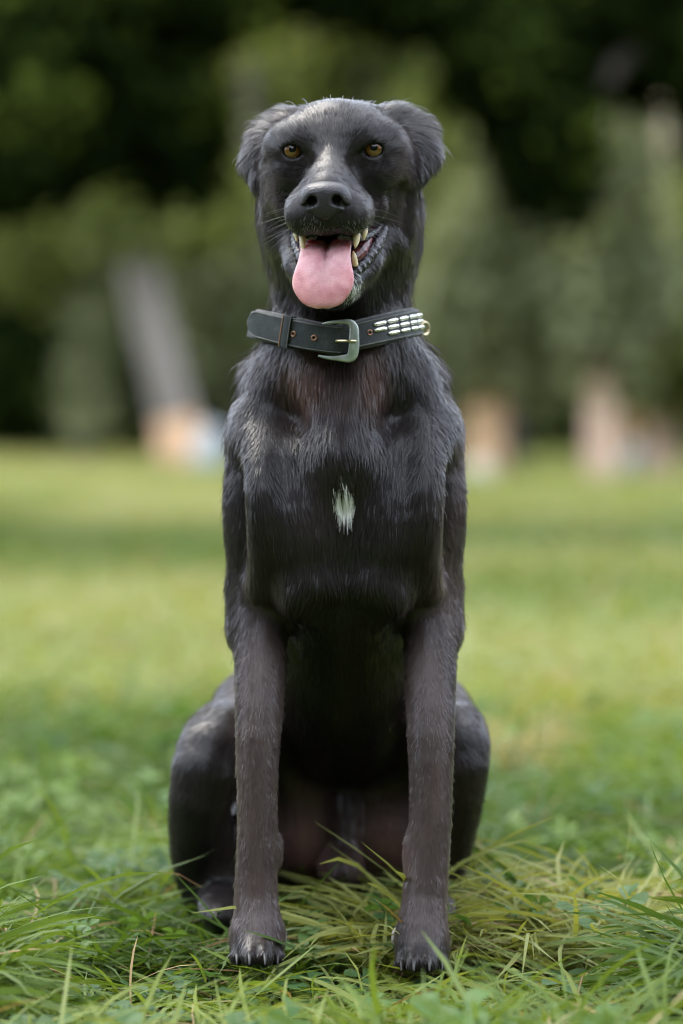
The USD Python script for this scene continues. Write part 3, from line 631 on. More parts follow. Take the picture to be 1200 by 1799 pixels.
for s in (-1, 1):
    gd(H(s * 60, 305, 112), (s * .5, .8, -.1), 5, 12); gd(H(s * 50, 350, 200), (s * .45, .8, -.1), 4.5, 12); gd(H(s * 30, 400, 255), (s * .4, .35, -.8), 4.5, 14); gd(H(s * 62, 395, 170), (s * .3, .8, -.5), 5, 14)
    gd(H(s * 60, 235, 112), (s * .45, .5, .75), 6); gd(H(s * 80, 215, 40), (s * .4, .8, .4), 7); gd(H(s * 98, 290, 50), (s * .3, .9, -.2), 7); gd(H(s * 105, 350, 20), (s * .25, .7, -.7), 9, 20); gd(H(s * 95, 420, 0), (s * .1, .45, -.9), 12, 22)
    gd(H(s * 60, 475, 110), (s * .15, .6, -.8), 8, 18); gd(H(s * 115, 250, 0), (s * .4, .8, -.5), 8)
    gd(H(s * 112, 205, -45), (s * .75, .15, .55), 13, 30); gd(H(s * 138, 205, -60), (s * .8, .1, .5), 17, 34); gd(H(s * 150, 255, -45), (s * .45, -.1, -.7), 11, 18); gd(H(s * 165, 280, -30), (s * .5, -.1, -.8), 11, 20)
    gd(H(s * 152, 310, -10), (-s * .1, -.2, -1), 10, 10); gd(H(s * 128, 270, -22), (s * .1, -.1, -1), 12, 18)
    gd(B(604 + s * 150, 390, .10), (s * .25, .35, -.9), 19, 26); gd(B(604 + s * 125, 470, .09), (s * .15, .2, -1), 18, 22); gd(B(604 + s * 105, 545, .09), (s * .2, .1, -1), 17, 22)
    gd(B(604 + s * 165, 640, .11), (s * .80, .1, -.6), 26, 34); gd(B(604 + s * 182, 625, .12), (s * .9, .1, -.45), 30, 40); gd(B(604 + s * 120, 640, .05), (s * .35, .0, -1), 24, 24); gd(B(604 + s * 50, 650, .0), (s * .1, -.1, -1), 22, 24)
    gd(B(604 + s * 165, 720, .07), (s * .2, .2, -1), 17, 14); gd(B(604 + s * 90, 720, .02), (-s * .15, -.1, -1), 19, 16); gd(B(604 + s * 90, 800, .0), (-s * .30, .0, -1), 17, 20)
    gd(B(604 + s * 165, 820, .02), (s * .05, .25, -1), 14, 14); gd(B(604 + s * 210, 880, .06), (s * .05, .55, -.85), 12, 13); gd(B(604 + s * 205, 1000, .07), (0, .5, -.9), 12, 14)
    gd(B(604 + s * 75, 900, -.03), (-s * .22, .1, -1), 15, 14); gd(B(604 + s * 75, 990, -.02), (-s * .1, .25, -1), 15, 16); gd(B(604 + s * 60, 1045, .0), (s * .35, .1, -1), 16, 26); gd(B(604 + s * 25, 1030, .0), (-s * .3, .1, -1), 16, 26)
    gd(B(604 + s * 150, 1000, .02), (-s * .15, .2, -1), 13, 14); gd(B(604 + s * 155, 1100, .02), (0, .1, -1), 11, 14); gd(B(604 + s * 190, 1110, .08), (s * .2, .4, -.9), 12, 18)
    for py in (1200, 1300, 1400, 1500, 1600): gd(B(604 + s * 150, py, -.01), (s * .03, .12, -1), 8.5, 13); gd(B(604 + s * 190, py, .02), (-s * .05, .45, -1), 9, 13); gd(B(604 + s * 112, py, .02), (s * .05, .45, -1), 9, 13)
    gd(B(604 + s * 150, 1680, -.05), (0, -.5, -.8), 6, 12)
    gd(B(604 + s * 60, 1150, .06), (0, .5, -.9), 14, 14); gd(B(604 + s * 40, 1280, .14), (0, .6, -.8), 14, 14)
    gd(B(604 + s * 240, 1340, .13), (s * .35, .3, -.9), 11, 12); gd(B(604 + s * 200, 1260, .24), (s * .55, -.3, -.7), 12, 12); gd(B(604 + s * 295, 1370, .17), (s * .1, .6, -.8), 11, 12); gd(B(604 + s * 240, 1480, .16), (s * .1, .35, -1), 11, 13); gd(B(604 + s * 220, 1600, .07), (0, -.4, -.9), 7, 12)
    gd(B(604 + s * 90, 1420, .22), (s * .3, .1, -1), 9, 12); gd(B(604 + s * 90, 1290, .26), (s * .6, -.1, -.8), 11, 12); gd(B(604 + s * 170, 1000, .3), (0, .8, -.6), 13, 14)
gd(B(604, 600, .02), (0, -.1, -1), 18, 20); gd(B(604, 690, -.01), (0, -.15, -1), 20, 20); gd(B(600, 830, -.05), (.1, -.1, -1), 16, 30); gd(B(606, 900, -.04), (0, .0, -1), 18, 20); gd(B(604, 1000, -.02), (0, .2, -1), 15, 18)
gd(B(604, 1150, .06), (0, .5, -.9), 14); gd(B(604, 1500, .22), (0, -.1, -1), 13, 22); gd(B(604, 1250, .14), (0, .5, -.9), 14)
GP = np.array([g[0] for g in GD]); GDir = np.array([g[1] for g in GD]); ear = np.array([np.abs(g[0] - H(0, 255, -40))[0] > 112 * HU and g[0][2] > B(0, 340, 0)[2] for g in GD])
GL = np.array([g[2] * (1.15 if e_ else .95 if g[2] < 8 else .68) for g, e_ in zip(GD, ear)]); GLift = np.array([g[3] * (1.4 if e_ else 1.05 if g[2] < 8 else .70) for g, e_ in zip(GD, ear)])
r = rng(5)
sv, sf = np.asarray(skin.vertices), np.asarray(skin.faces); VN = np.asarray(skin.vertex_normals); FN, FC, FA = skin.face_normals, skin.triangles_center, skin.area_faces
eyepos = np.array(EYES)
def px_of(p):        # where a point stands in the picture (only to say where on the dog the coat changes colour)
    d = p - np.array([0, -D0, HC]); yc = d[:, 1] * CP - d[:, 2] * SP; zc = d[:, 1] * SP + d[:, 2] * CP
    return 600 + FPX * d[:, 0] / yc, 899.5 - FPX * zc / yc
toc = unit(np.array([0, -D0, HC]) - FC)
face = (FN * toc).sum(1)
dens = FA * np.clip((face + .75) * 2.0, .10, 1.0)
dens *= np.where(FC[:, 2] > .575, 2.6, 1.0) * np.where((FC[:, 1] < -.02) & (FC[:, 2] > .58), 1.5, 1.0)
NH = 180000
fi = r.choice(len(sf), NH, p=dens / dens.sum())
fpx, fpy = px_of(FC); tf = np.flatnonzero((np.abs(fpx - 606) < 13) & (np.abs(fpy - 874) < 40) & (face > .2) & (FC[:, 1] < .08)); fi[:2600] = r.choice(tf, 2600); w_ = r.dirichlet((1, 1, 1), NH)
P0 = (sv[sf[fi]] * w_[..., None]).sum(1); N0 = unit((VN[sf[fi]] * w_[..., None]).sum(1))
px, py = px_of(P0)
# no hair inside the mouth, on the eyeballs, under the nose leather
ok = np.ones(NH, bool)
for e_ in eyepos:
    q_ = (P0 - e_ - np.array([0, -.008, -.0010])) / np.array([.0096, .02, .0067]); ok &= (q_ ** 2).sum(1) > 1
q_ = (P0 - H(0, 350, 258)) / (np.array([40, 30, 34]) * HU); ok &= (q_ ** 2).sum(1) > 1
mc = [evaluate('c', (H(s * 80 * (1 if s > 0 else .74), 401, 72), H(s * 52 * (1 if s > 0 else .74), 440, 150), 12 * HU, 24 * HU), P0) for s in (-1, 1)] + [evaluate('c', (H(s * 24, 432, 60), H(s * 22, 445, 290), 27 * HU, 29 * HU), P0) for s in (-1, 1)] + [evaluate('c', (H(s * 52 * (1 if s > 0 else .74), 440, 150), H(s * 34, 450, 260), 25 * HU, 25 * HU), P0) for s in (-1, 1)]
ok &= np.min(mc, 0) > .0006
ok &= P0[:, 2] > .004
P0, N0, px, py = P0[ok], N0[ok], px[ok], py[ok]; n = len(P0)
dd, ki = cKDTree(GP).query(P0, k=7)
w_ = 1 / (dd + .004) ** 3; w_ /= w_.sum(1, keepdims=True)
D_ = unit((GDir[ki] * w_[..., None]).sum(1)); LN = (GL[ki] * w_).sum(1) * .001; LF = (GLift[ki] * w_).sum(1)
nz = np.stack([meshkit.fbm(P0 * 45 + 17 * k + 5, 3, k) for k in range(3)], 1) - .5
D_ = D_ + nz * np.where(LN < .0075, .22, .5)[:, None] + r.normal(0, .07, (n, 3))
T_ = unit(D_ - N0 * (D_ * N0).sum(1, keepdims=True))
lift = np.radians(np.clip(LF * r.uniform(.6, 1.45, n), 4, 70))
guard = r.random(n) < np.where(P0[:, 2] > .66, .015, .05); lift = np.where(guard, np.minimum(lift * 2.0, 1.0), lift); LN = LN * r.uniform(.65, 1.2, n) * np.where(guard, 1.45, 1); LN = np.where((np.abs(px - 606) < 16) & (np.abs(py - 874) < 34), LN * 1.45, LN)
K = 4; pts = np.zeros((n, K, 3)); pts[:, 0] = P0 - N0 * .0001
grav = np.array([0, 0, -1.0])
for k in range(1, K):
    a_ = lift * (1.25 - .55 * (k - 1))
    d_ = unit(T_ * np.cos(a_)[:, None] + N0 * np.sin(a_)[:, None] + grav * (LN * 6)[:, None] * (k - 1) * .5)
    pts[:, k] = pts[:, k - 1] + d_ * (LN / (K - 1))[:, None]
# colours of the coat
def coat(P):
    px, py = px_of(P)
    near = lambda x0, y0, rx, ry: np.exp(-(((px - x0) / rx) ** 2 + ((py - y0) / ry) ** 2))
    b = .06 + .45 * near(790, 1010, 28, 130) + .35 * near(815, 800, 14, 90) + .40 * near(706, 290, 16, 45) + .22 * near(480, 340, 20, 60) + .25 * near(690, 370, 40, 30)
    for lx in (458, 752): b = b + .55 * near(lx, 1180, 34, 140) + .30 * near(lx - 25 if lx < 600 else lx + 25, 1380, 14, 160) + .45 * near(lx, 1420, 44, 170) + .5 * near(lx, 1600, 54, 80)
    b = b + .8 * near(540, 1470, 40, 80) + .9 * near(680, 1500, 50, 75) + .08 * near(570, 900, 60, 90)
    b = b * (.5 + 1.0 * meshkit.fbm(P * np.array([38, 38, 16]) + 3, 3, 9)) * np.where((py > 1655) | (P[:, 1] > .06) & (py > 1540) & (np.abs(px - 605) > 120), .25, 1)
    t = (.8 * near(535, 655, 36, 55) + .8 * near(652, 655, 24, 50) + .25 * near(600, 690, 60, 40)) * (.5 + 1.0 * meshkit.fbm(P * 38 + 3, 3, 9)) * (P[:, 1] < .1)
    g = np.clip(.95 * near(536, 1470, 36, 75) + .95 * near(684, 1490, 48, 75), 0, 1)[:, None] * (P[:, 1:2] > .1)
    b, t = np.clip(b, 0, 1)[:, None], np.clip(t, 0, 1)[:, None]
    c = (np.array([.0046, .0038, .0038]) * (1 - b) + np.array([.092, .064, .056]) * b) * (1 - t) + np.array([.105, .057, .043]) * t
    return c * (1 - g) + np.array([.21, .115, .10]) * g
near = lambda x0, y0, rx, ry: np.exp(-(((px - x0) / rx) ** 2 + ((py - y0) / ry) ** 2))
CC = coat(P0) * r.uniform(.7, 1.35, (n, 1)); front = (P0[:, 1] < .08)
white = (np.clip(2.4 * np.exp(-((px - 606 - 3 * np.sin(py * .2)) / np.interp(py, [838, 852, 874, 896, 920], [5, 9, 15, 10, 5])) ** 2 - ((py - 872) / 24) ** 4), 0, 1) * front) + .75 * near(617, 503, 14, 16) * (P0[:, 1] < -.01)
grey = ((.24) * near(545, 398, 22, 16) + .20 * near(622, 398, 24, 16) + .16 * near(575, 402, 50, 10) ) * (P0[:, 1] < -.03)
u1 = r.random(n); cls = np.where(u1 < white, 2, np.where(u1 < white + grey, 3, 0))
LNw = np.where(cls == 2, 1.0, 1.0)
CN = unit(N0 + T_ * -.10 + (meshkit.fbm(P0 * 160 + 2, 2, 3)[:, None] - .5) * T_ * .7 + r.normal(0, .05, (n, 3)))
wid = np.where(P0[:, 2] > .575, .00028, .00042) * np.where(front & (P0[:, 2] > .61) & (LN < .009), .85, 1) * r.uniform(.75, 1.25, n)
wid = np.where(cls == 2, wid * 1.5, wid)
def curves(name, sel, mt, label=None):
    p = UsdGeom.BasisCurves.Define(stage, f'{dog.GetPath()}/{name}'); m_ = int(sel.sum())
    p.CreateTypeAttr('linear'); p.CreateCurveVertexCountsAttr(Vt.IntArray.FromNumpy(np.full(m_, K, np.int32)))
    p.CreatePointsAttr(Vt.Vec3fArray.FromNumpy((pts[sel] - dog_at).reshape(-1, 3).astype(np.float32)))
    p.CreateWidthsAttr(Vt.FloatArray.FromNumpy((wid[sel][:, None] * np.array([1.0, 1.0, .75, .18])).reshape(-1).astype(np.float32))); p.SetWidthsInterpolation('vertex')
    UsdGeom.PrimvarsAPI(p).CreatePrimvar('coat_normal', Sdf.ValueTypeNames.Vector3fArray, 'uniform').Set(Vt.Vec3fArray.FromNumpy(CN[sel].astype(np.float32)))
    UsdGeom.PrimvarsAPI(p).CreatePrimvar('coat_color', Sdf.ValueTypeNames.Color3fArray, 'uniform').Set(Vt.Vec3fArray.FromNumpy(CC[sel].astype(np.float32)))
    UsdShade.MaterialBindingAPI.Apply(p.GetPrim()).Bind(mt); key(p.GetPrim(), kind='stuff', label=label)
curves('fur', cls == 0, M['fur'])
curves('white_fur', cls == 2, M['white_hair'], 'white tuft on the chest and chin')
curves('grey_fur', cls == 3, M['grey_hair'], 'greying hairs round the lips')
wp, wn = [], 0
for s in (-1, 1):
    for k_ in range(16):
        a_ = H(s * r.uniform(40, 76), r.uniform(362, 404), r.uniform(150, 232)); o_ = H(0, 372, 170); d_ = unit((a_ - o_) * np.array([1.4, .6, .8]) + np.array([s * .004, .012, -.004])); l_ = r.uniform(.02, .045)
        wp.append(np.stack([a_ + d_ * l_ * t_ + np.array([0, .004, -.007]) * t_ ** 2 for t_ in np.linspace(-.15, 1, 6)])); wn += 1
wc = UsdGeom.BasisCurves.Define(stage, f'{dog.GetPath()}/whiskers'); wc.CreateTypeAttr('linear'); wc.CreateCurveVertexCountsAttr([6] * wn)
wc.CreatePointsAttr(Vt.Vec3fArray.FromNumpy((np.vstack(wp) - dog_at).astype(np.float32))); wc.CreateWidthsAttr(Vt.FloatArray.FromNumpy(np.tile(np.linspace(.0005, .0001, 6), wn).astype(np.float32))); wc.SetWidthsInterpolation('vertex')
UsdShade.MaterialBindingAPI.Apply(wc.GetPrim()).Bind(mat_plain('whisker_look', (.05, .048, .046), .35)); key(wc.GetPrim(), kind='stuff')
print('coat', n, np.bincount(cls), time.time() - T0)

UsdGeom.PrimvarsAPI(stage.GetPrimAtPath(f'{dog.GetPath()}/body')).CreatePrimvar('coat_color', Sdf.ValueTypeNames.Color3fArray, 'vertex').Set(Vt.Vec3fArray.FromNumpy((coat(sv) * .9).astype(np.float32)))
# ---- eyes
M['eye_dark'] = usdkit.material(stage, L + 'eye_rim_look', {'p': ('principled_bsdf', {'base_color': (.012, .008, .006), 'roughness': .15})}, [], surface='p.BSDF')
M['iris'] = usdkit.material(stage, L + 'amber_iris_look', {
    'g': ('texture_coordinate', {}), 'n': ('noise_texture', {'scale': 900.0, 'detail': 3.0}),
    'r': ('rgb_ramp', {'ramp': [(.3, (.55, .20, .02)), (.7, (.92, .42, .06))]}), 'p': ('principled_bsdf', {'roughness': .4})},
    [('g.object', 'n.vector'), ('n.fac', 'r.fac'), ('r.color', 'p.base_color')], surface='p.BSDF')
M['pupil'] = usdkit.material(stage, L + 'pupil_look', {'p': ('principled_bsdf', {'base_color': (.003, .003, .003), 'roughness': .3})}, [], surface='p.BSDF')
M['cornea'] = usdkit.material(stage, L + 'cornea_look', {'f': ('fresnel', {'IOR': 1.65}), 't': ('transparent_bsdf', {}), 'g': ('glossy_bsdf', {'roughness': .04, 'color': (1, 1, 1)}), 'm': ('mix_closure', {})},
    [('f.fac', 'm.fac'), ('t.BSDF', 'm.closure1'), ('g.BSDF', 'm.closure2')], surface='m.closure')
def cap(c, n, R, a0, a1, seg=28, rings=6):
    """Part of a sphere round c between the angles a0 and a1 from the direction n."""
    n = unit(n); e1 = unit(np.cross(n, [0, 0, 1.0])); e2 = np.cross(n, e1)
    a = np.linspace(a0, a1, rings); t = np.arange(seg) * 2 * np.pi / seg
    v = (c + R * (np.cos(a)[:, None, None] * n + np.sin(a)[:, None, None] * (np.cos(t)[None, :, None] * e1 + np.sin(t)[None, :, None] * e2))).reshape(-1, 3)
    i, j = np.meshgrid(np.arange(rings - 1), np.arange(seg), indexing='ij')
    q_ = np.stack([i * seg + j, (i + 1) * seg + j, (i + 1) * seg + (j + 1) % seg, i * seg + (j + 1) % seg], -1).reshape(-1, 4)
    return v, np.vstack([q_[:, [0, 1, 2]], q_[:, [0, 2, 3]]])
for k, c in enumerate(EYES):
    look = np.array([.01 if k else -.01, -1, .17]); R = .0108
    ce = c + np.array([0, .0008, 0])
    e = obj('eye', cap(ce, look, R, .0, math.pi, 32, 20), M['eye_dark'], dog, True, dog_at)
    obj('iris', cap(ce, look, R + .0002, .29, .76), M['iris'], e, True, dog_at)
    obj('pupil', cap(ce, look, R + .0003, 0.0, .31), M['pupil'], e, True, dog_at)
    obj('cornea', cap(ce, look, R + .0012, 0.0, .80, 32, 10), M['cornea'], e, True, dog_at)
# ---- nose
M['nose'] = usdkit.material(stage, L + 'wet_nose_look', {
    'g': ('geometry', {}), 'v': ('voronoi_texture', {'scale': 620.0}), 'b': ('bump', {'strength': .55, 'distance': .0006}),
    'p': ('principled_bsdf', {'base_color': (.016, .014, .016), 'roughness': .38, 'specular_ior_level': .5})},
    [('g.position', 'v.vector'), ('v.distance', 'b.height'), ('b.normal', 'p.normal')], surface='p.BSDF')
def nose_mesh():
    h = .0009; c = H(0, 350, 262); lo, hi = c + [-.030, -.030, -.030], c + [.030, .024, .028]
    ax = [np.arange(l, m_, h) for l, m_ in zip(lo, hi)]
    P = np.stack(np.meshgrid(*ax, indexing='ij'), -1); f = np.full(P.shape[:3], .05)
    def un(d, k): nonlocal f; g = np.maximum(k - np.abs(d - f), 0) / k; f = np.minimum(d, f) - g * g * k / 4
    def cut(d, k): nonlocal f; d = -d; g = np.maximum(k - np.abs(d - f), 0) / k; f = np.maximum(d, f) + g * g * k / 4
    e = lambda dx, py, F, rx, ry, rz: evaluate('e', (H(dx, py, F), np.array([rx, ry, rz]) * HU, None), P)
    cn = lambda a, b_: evaluate('c', (H(*a[:3]), H(*b_[:3]), a[3] * HU, b_[3] * HU), P)
    un(e(0, 338, 250, 37, 38, 18), .01); un(e(0, 352, 262, 36, 28, 25), .008)
    for s in (-1, 1): un(e(s * 25, 350, 258, 18, 24, 22), .007); un(e(s * 33, 362, 246, 10, 16, 14), .006)
    un(e(0, 374, 262, 17, 18, 14), .008)
    for s in (-1, 1):
        cut(cn((s * 20, 353, 292, 7.5), (s * 24, 350, 255, 8.5)), .004)
        cut(cn((s * 24, 356, 286, 5), (s * 42, 367, 262, 3)), .003)
    cut(cn((0, 340, 296, 1.2), (0, 392, 284, 2.0)), .004)
    v, q_ = surface_nets(f.astype(np.float32), *ax)
    t = trimesh.Trimesh(v, np.vstack([q_[:, [0, 1, 2]], q_[:, [0, 2, 3]]]), process=False)
    trimesh.smoothing.filter_taubin(t, iterations=4); return t
obj('nose', nose_mesh(), M['nose'], dog, True, dog_at)
# ---- tongue, teeth, lips
M['tongue'] = usdkit.material(stage, L + 'tongue_look', {
    'g': ('geometry', {}), 'n': ('noise_texture', {'scale': 75.0, 'detail': 5.0}), 'v': ('voronoi_texture', {'scale': 900.0}),
    'r': ('rgb_ramp', {'ramp': [(.3, (.52, .22, .25)), (.7, (.74, .42, .44))]}), 'b': ('bump', {'strength': .4, 'distance': .0007}),
    'p': ('principled_bsdf', {'roughness': .30, 'subsurface_weight': .2, 'subsurface_scale': .004, 'specular_ior_level': .45})},
    [('g.position', 'n.vector'), ('g.position', 'v.vector'), ('n.fac', 'r.fac'), ('r.color', 'p.base_color'), ('v.distance', 'b.height'), ('b.normal', 'p.normal')], surface='p.BSDF')
def tongue_mesh():
    #        dx   py   F    half width  thickness
    rows = [(0, 440, 60, 34, 9), (-1, 436, 110, 37, 10), (-1, 432, 160, 39, 11), (-2, 434, 195, 41, 11), (-3, 446, 222, 43, 10), (-4, 466, 238, 48, 9), (-5, 490, 243, 51, 8.5),
            (-6, 512, 242, 48, 8), (-6, 527, 239, 39, 7), (-6, 536, 236, 26, 6), (-6, 540, 234, 12, 4)]
    p = spline(np.array(rows, float), 46); V = []; m = 36
    for i in range(len(p)):
        dx, py, F, hw, th = p[i]; a = H(dx, py, F)
        tn = H(*p[min(i + 1, len(p) - 1), :3]) - H(*p[max(i - 1, 0), :3]); tn = unit(tn)
        side = np.array([1.0, -.07, .018]); up = unit(np.cross(side, tn)); up = up if up @ np.array([0, -1, .6]) > 0 else -up
        t = np.arange(m) * 2 * np.pi / m; cx_, sx_ = np.cos(t), np.sin(t)
        wob = 1 + .03 * math.sin(i * .55)
        hx = hw * wob * np.sign(cx_) * np.abs(cx_) ** .8; hz = th * np.sign(sx_) * np.abs(sx_) ** .8
        groove = np.where(sx_ > 0, -9.0 * np.exp(-(hx / 4.5) ** 2) * np.clip((44 - i) / 14, 0, 1), 0) + np.abs(hx / max(hw, 1)) ** 2 * 4 * (sx_ > -2)
        V.append(a + side * (hx * HU)[:, None] + up * ((hz + groove) * HU)[:, None])
    n = len(p); V = np.array(V).reshape(-1, 3)
    i, j = np.meshgrid(np.arange(n - 1), np.arange(m), indexing='ij')
    q_ = np.stack([i * m + j, i * m + (j + 1) % m, (i + 1) * m + (j + 1) % m, (i + 1) * m + j], -1).reshape(-1, 4)
    f = np.vstack([q_[:, [0, 1, 2]], q_[:, [0, 2, 3]]])
    V = np.vstack([V, V[-m:].mean(0), V[:m].mean(0)]); k = np.arange(m); e = (n - 1) * m
    f = np.vstack([f, np.stack([e + k, e + (k + 1) % m, np.full(m, n * m)], 1), np.stack([(k + 1) % m, k, np.full(m, n * m + 1)], 1)])
    t = trimesh.Trimesh(V, f, process=False); t.fix_normals(); return t
obj('tongue', tongue_mesh(), M['tongue'], dog, True, dog_at)
M['tooth'] = usdkit.material(stage, L + 'tooth_look', {'p': ('principled_bsdf', {'base_color': (.66, .54, .33), 'roughness': .3, 'subsurface_weight': .1, 'subsurface_scale': .002})}, [], surface='p.BSDF')
M['gum'] = usdkit.material(stage, L + 'gum_look', {'g': ('geometry', {}), 'n': ('noise_texture', {'scale': 160.0, 'detail': 3.0}), 'r': ('rgb_ramp', {'ramp': [(.4, (.10, .025, .022)), (.65, (.02, .012, .013))]}),
    'b': ('bump', {'strength': .6, 'distance': .002}), 'p': ('principled_bsdf', {'roughness': .16})},
    [('g.position', 'n.vector'), ('n.fac', 'r.fac'), ('r.color', 'p.base_color'), ('n.fac', 'b.height'), ('b.normal', 'p.normal')], surface='p.BSDF')
M['lip'] = usdkit.material(stage, L + 'wet_lip_look', {'g': ('geometry', {}), 'n': ('noise_texture', {'scale': 230.0, 'detail': 3.0}),
    'b': ('bump', {'strength': .9, 'distance': .003}), 'p': ('principled_bsdf', {'base_color': (.018, .015, .018), 'roughness': .13, 'specular_ior_level': .7})},
    [('g.position', 'n.vector'), ('n.fac', 'b.height'), ('b.normal', 'p.normal')], surface='p.BSDF')
def tooth(rows):
    p = spline(np.array([[*H(*q_[:3]), q_[3] * HU] for q_ in rows]), 12)
    return tube(p[:, :3], np.maximum(p[:, 3] * .82, .0004), 10)
for rows in ([(-44, 414, 214, 7), (-43, 428, 221, 6), (-42, 436, 223, 3.5), (-41, 441, 222, 1)],          # upper canines
             [(51, 410, 214, 8), (51, 423, 221, 7), (50, 432, 223, 4), (49, 437, 222, 1)],
             [(63, 402, 188, 7), (63, 412, 194, 6), (62, 420, 195, 3), (62, 423, 195, 1)],
             [(-58, 404, 186, 6), (-57, 414, 192, 5), (-56, 420, 193, 3), (-56, 423, 193, 1)],
             [(47, 466, 194, 7), (46, 455, 202, 6), (45, 447, 204, 4), (44, 442, 203, 1)],              # lower canines
             [(-46, 466, 190, 7), (-45, 457, 198, 6), (-44, 450, 200, 4), (-43, 445, 199, 1)]):
    obj('tooth', tooth(rows), M['tooth'], dog, True, dog_at)
for s in (-1, 1):
    rows = [(88, 402, 70, 7), (84, 418, 92, 9), (74, 440, 122, 10.5), (62, 459, 150, 10), (48, 476, 178, 9), (34, 486, 196, 7)]
    p = spline(np.array([[*H(s * q_[0] * (1 if s > 0 or q_[0] < 40 else .78), *q_[1:3]), q_[3] * HU] for q_ in rows]), 60)
    wav = 1 + .22 * np.sin(np.arange(60) * 1.15) * np.linspace(.3, 1, 60)
    v, f = tube(p[:, :3], p[:, 3] * wav, 14); obj('lower_lip', (v, f), M['lip'], dog, True, dog_at)
    rows = [(84, 398, 66, 5), (70, 412, 120, 6), (60, 418, 165, 6), (46, 418, 205, 6), (20, 415, 232, 5)]
    p = spline(np.array([[*H(s * q_[0] * (1 if s > 0 or q_[0] < 40 else .78), *q_[1:3]), q_[3] * HU] for q_ in rows]), 40)
    obj('upper_lip', tube(p[:, :3], p[:, 3], 12), M['lip'], dog, True, dog_at)
    rows = [(66, 410, 80, 12), (58, 428, 130, 12), (44, 452, 172, 12), (20, 466, 192, 9)]
    p = spline(np.array([[*H(s * q_[0] * (1 if s > 0 or q_[0] < 40 else .78), *q_[1:3]), q_[3] * HU] for q_ in rows]), 40)
    obj('gum', tube(p[:, :3], p[:, 3], 12), M['gum'], dog, True, dog_at)
# ---- claws
M['claw'] = usdkit.material(stage, L + 'claw_look', {'p': ('principled_bsdf', {'base_color': (.018, .016, .015), 'roughness': .5})}, [], surface='p.BSDF')
M['dew'] = usdkit.material(stage, L + 'dew_claw_look', {'p': ('principled_bsdf', {'base_color': (.36, .33, .31), 'roughness': .4})}, [], surface='p.BSDF')
for tx, ty, yy, dx in TOES:
    p = spline(np.array([B(tx, ty - 12, yy + .012), B(tx, ty - 8, yy + .000), B(tx, ty - 1, yy - .005), B(tx, ty + 5, yy - .007)]), 8)
    obj('claw', tube(p, np.linspace(.0026, .0008, 8), 8), M['claw'], dog, True, dog_at)
for a_, b_, c_ in (((489, 1630, .012), (497, 1646, .004), (496, 1664, .002)), ((702, 1632, .006), (694, 1650, -.002), (695, 1666, -.004))):
    obj('dew_claw', tube(spline(np.array([B(*a_), B(*b_), B(*c_)]), 9), np.array([.003, .0042, .0045, .0044, .0040, .0034, .0027, .0018, .0006]), 9), M['dew'], dog, True, dog_at)

# ------------------------------------------------------------------ the collar
M['leather'] = usdkit.material(stage, L + 'worn_leather_look', {
    'g': ('geometry', {}), 'n': ('noise_texture', {'scale': 55.0, 'detail': 6.0, 'roughness': .65}), 'n2': ('noise_texture', {'scale': 700.0, 'detail': 3.0}),
    'r': ('rgb_ramp', {'ramp': [(.32, (.014, .018, .018)), (.55, (.026, .032, .032)), (.78, (.070, .075, .070))]}), 'b': ('bump', {'strength': .4, 'distance': .0006}),
    'p': ('principled_bsdf', {'roughness': .52, 'specular_ior_level': .4})},
    [('g.position', 'n.vector'), ('g.position', 'n2.vector'), ('n.fac', 'r.fac'), ('r.color', 'p.base_color'), ('n2.fac', 'b.height'), ('b.normal', 'p.normal')], surface='p.BSDF')
M['edge'] = mat_plain('worn_edge_look', (.10, .098, .09), .7, .4, 90)
M['nickel'] = usdkit.material(stage, L + 'satin_metal_look', {'g': ('geometry', {}), 'n': ('noise_texture', {'scale': 120.0, 'detail': 4.0}), 'r': ('rgb_ramp', {'ramp': [(.3, (.30, .34, .30)), (.7, (.45, .50, .44))]}),
    'p': ('principled_bsdf', {'metallic': .85, 'roughness': .42})}, [('g.position', 'n.vector'), ('n.fac', 'r.fac'), ('r.color', 'p.base_color')], surface='p.BSDF')
M['stud'] = usdkit.material(stage, L + 'stud_metal_look', {'p': ('principled_bsdf', {'base_color': (.90, .88, .82), 'metallic': 1.0, 'roughness': .22})}, [], surface='p.BSDF')
M['brass'] = usdkit.material(stage, L + 'brass_look', {'p': ('principled_bsdf', {'base_color': (.66, .55, .36), 'metallic': 1.0, 'roughness': .28})}, [], surface='p.BSDF')
M['copper'] = usdkit.material(stage, L + 'copper_eyelet_look', {'p': ('principled_bsdf', {'base_color': (.33, .17, .10), 'metallic': .6, 'roughness': .4})}, [], surface='p.BSDF')
M['hole'] = usdkit.material(stage, L + 'hole_look', {'p': ('principled_bsdf', {'base_color': (.008, .008, .008), 'roughness': .8})}, [], surface='p.BSDF')
cf, cl, cr_ = B(590, 598, .000), B(441, 570, .085), B(736, 566, .085)
rx, ry = (cr_[0] - cl[0]) / 2, .085
def ring(th, off=0.0, v=0.0):
    """A point of the collar: th round the neck (0 in front, + to the right of the picture), off outward, v up the strap."""
    th = np.asarray(th, float); c, s_ = np.cos(th), np.sin(th)
    zs_ = np.where(s_ < 0, cl[2], cr_[2])
    zz = zs_ * np.abs(s_) + (1 - np.abs(s_)) * np.where(c > 0, cf[2], cl[2] + .012)
    n = unit(np.stack([s_ / rx, -c / ry, 0 * c], -1)); up = unit(np.stack([-.18 * n[..., 0], -.18 * n[..., 1] , 1 + 0 * c], -1))
    return np.stack([(cl[0] + cr_[0]) / 2 + rx * s_, .085 - ry * c, zz], -1) + n * np.asarray(off)[..., None] + up * np.asarray(v)[..., None]
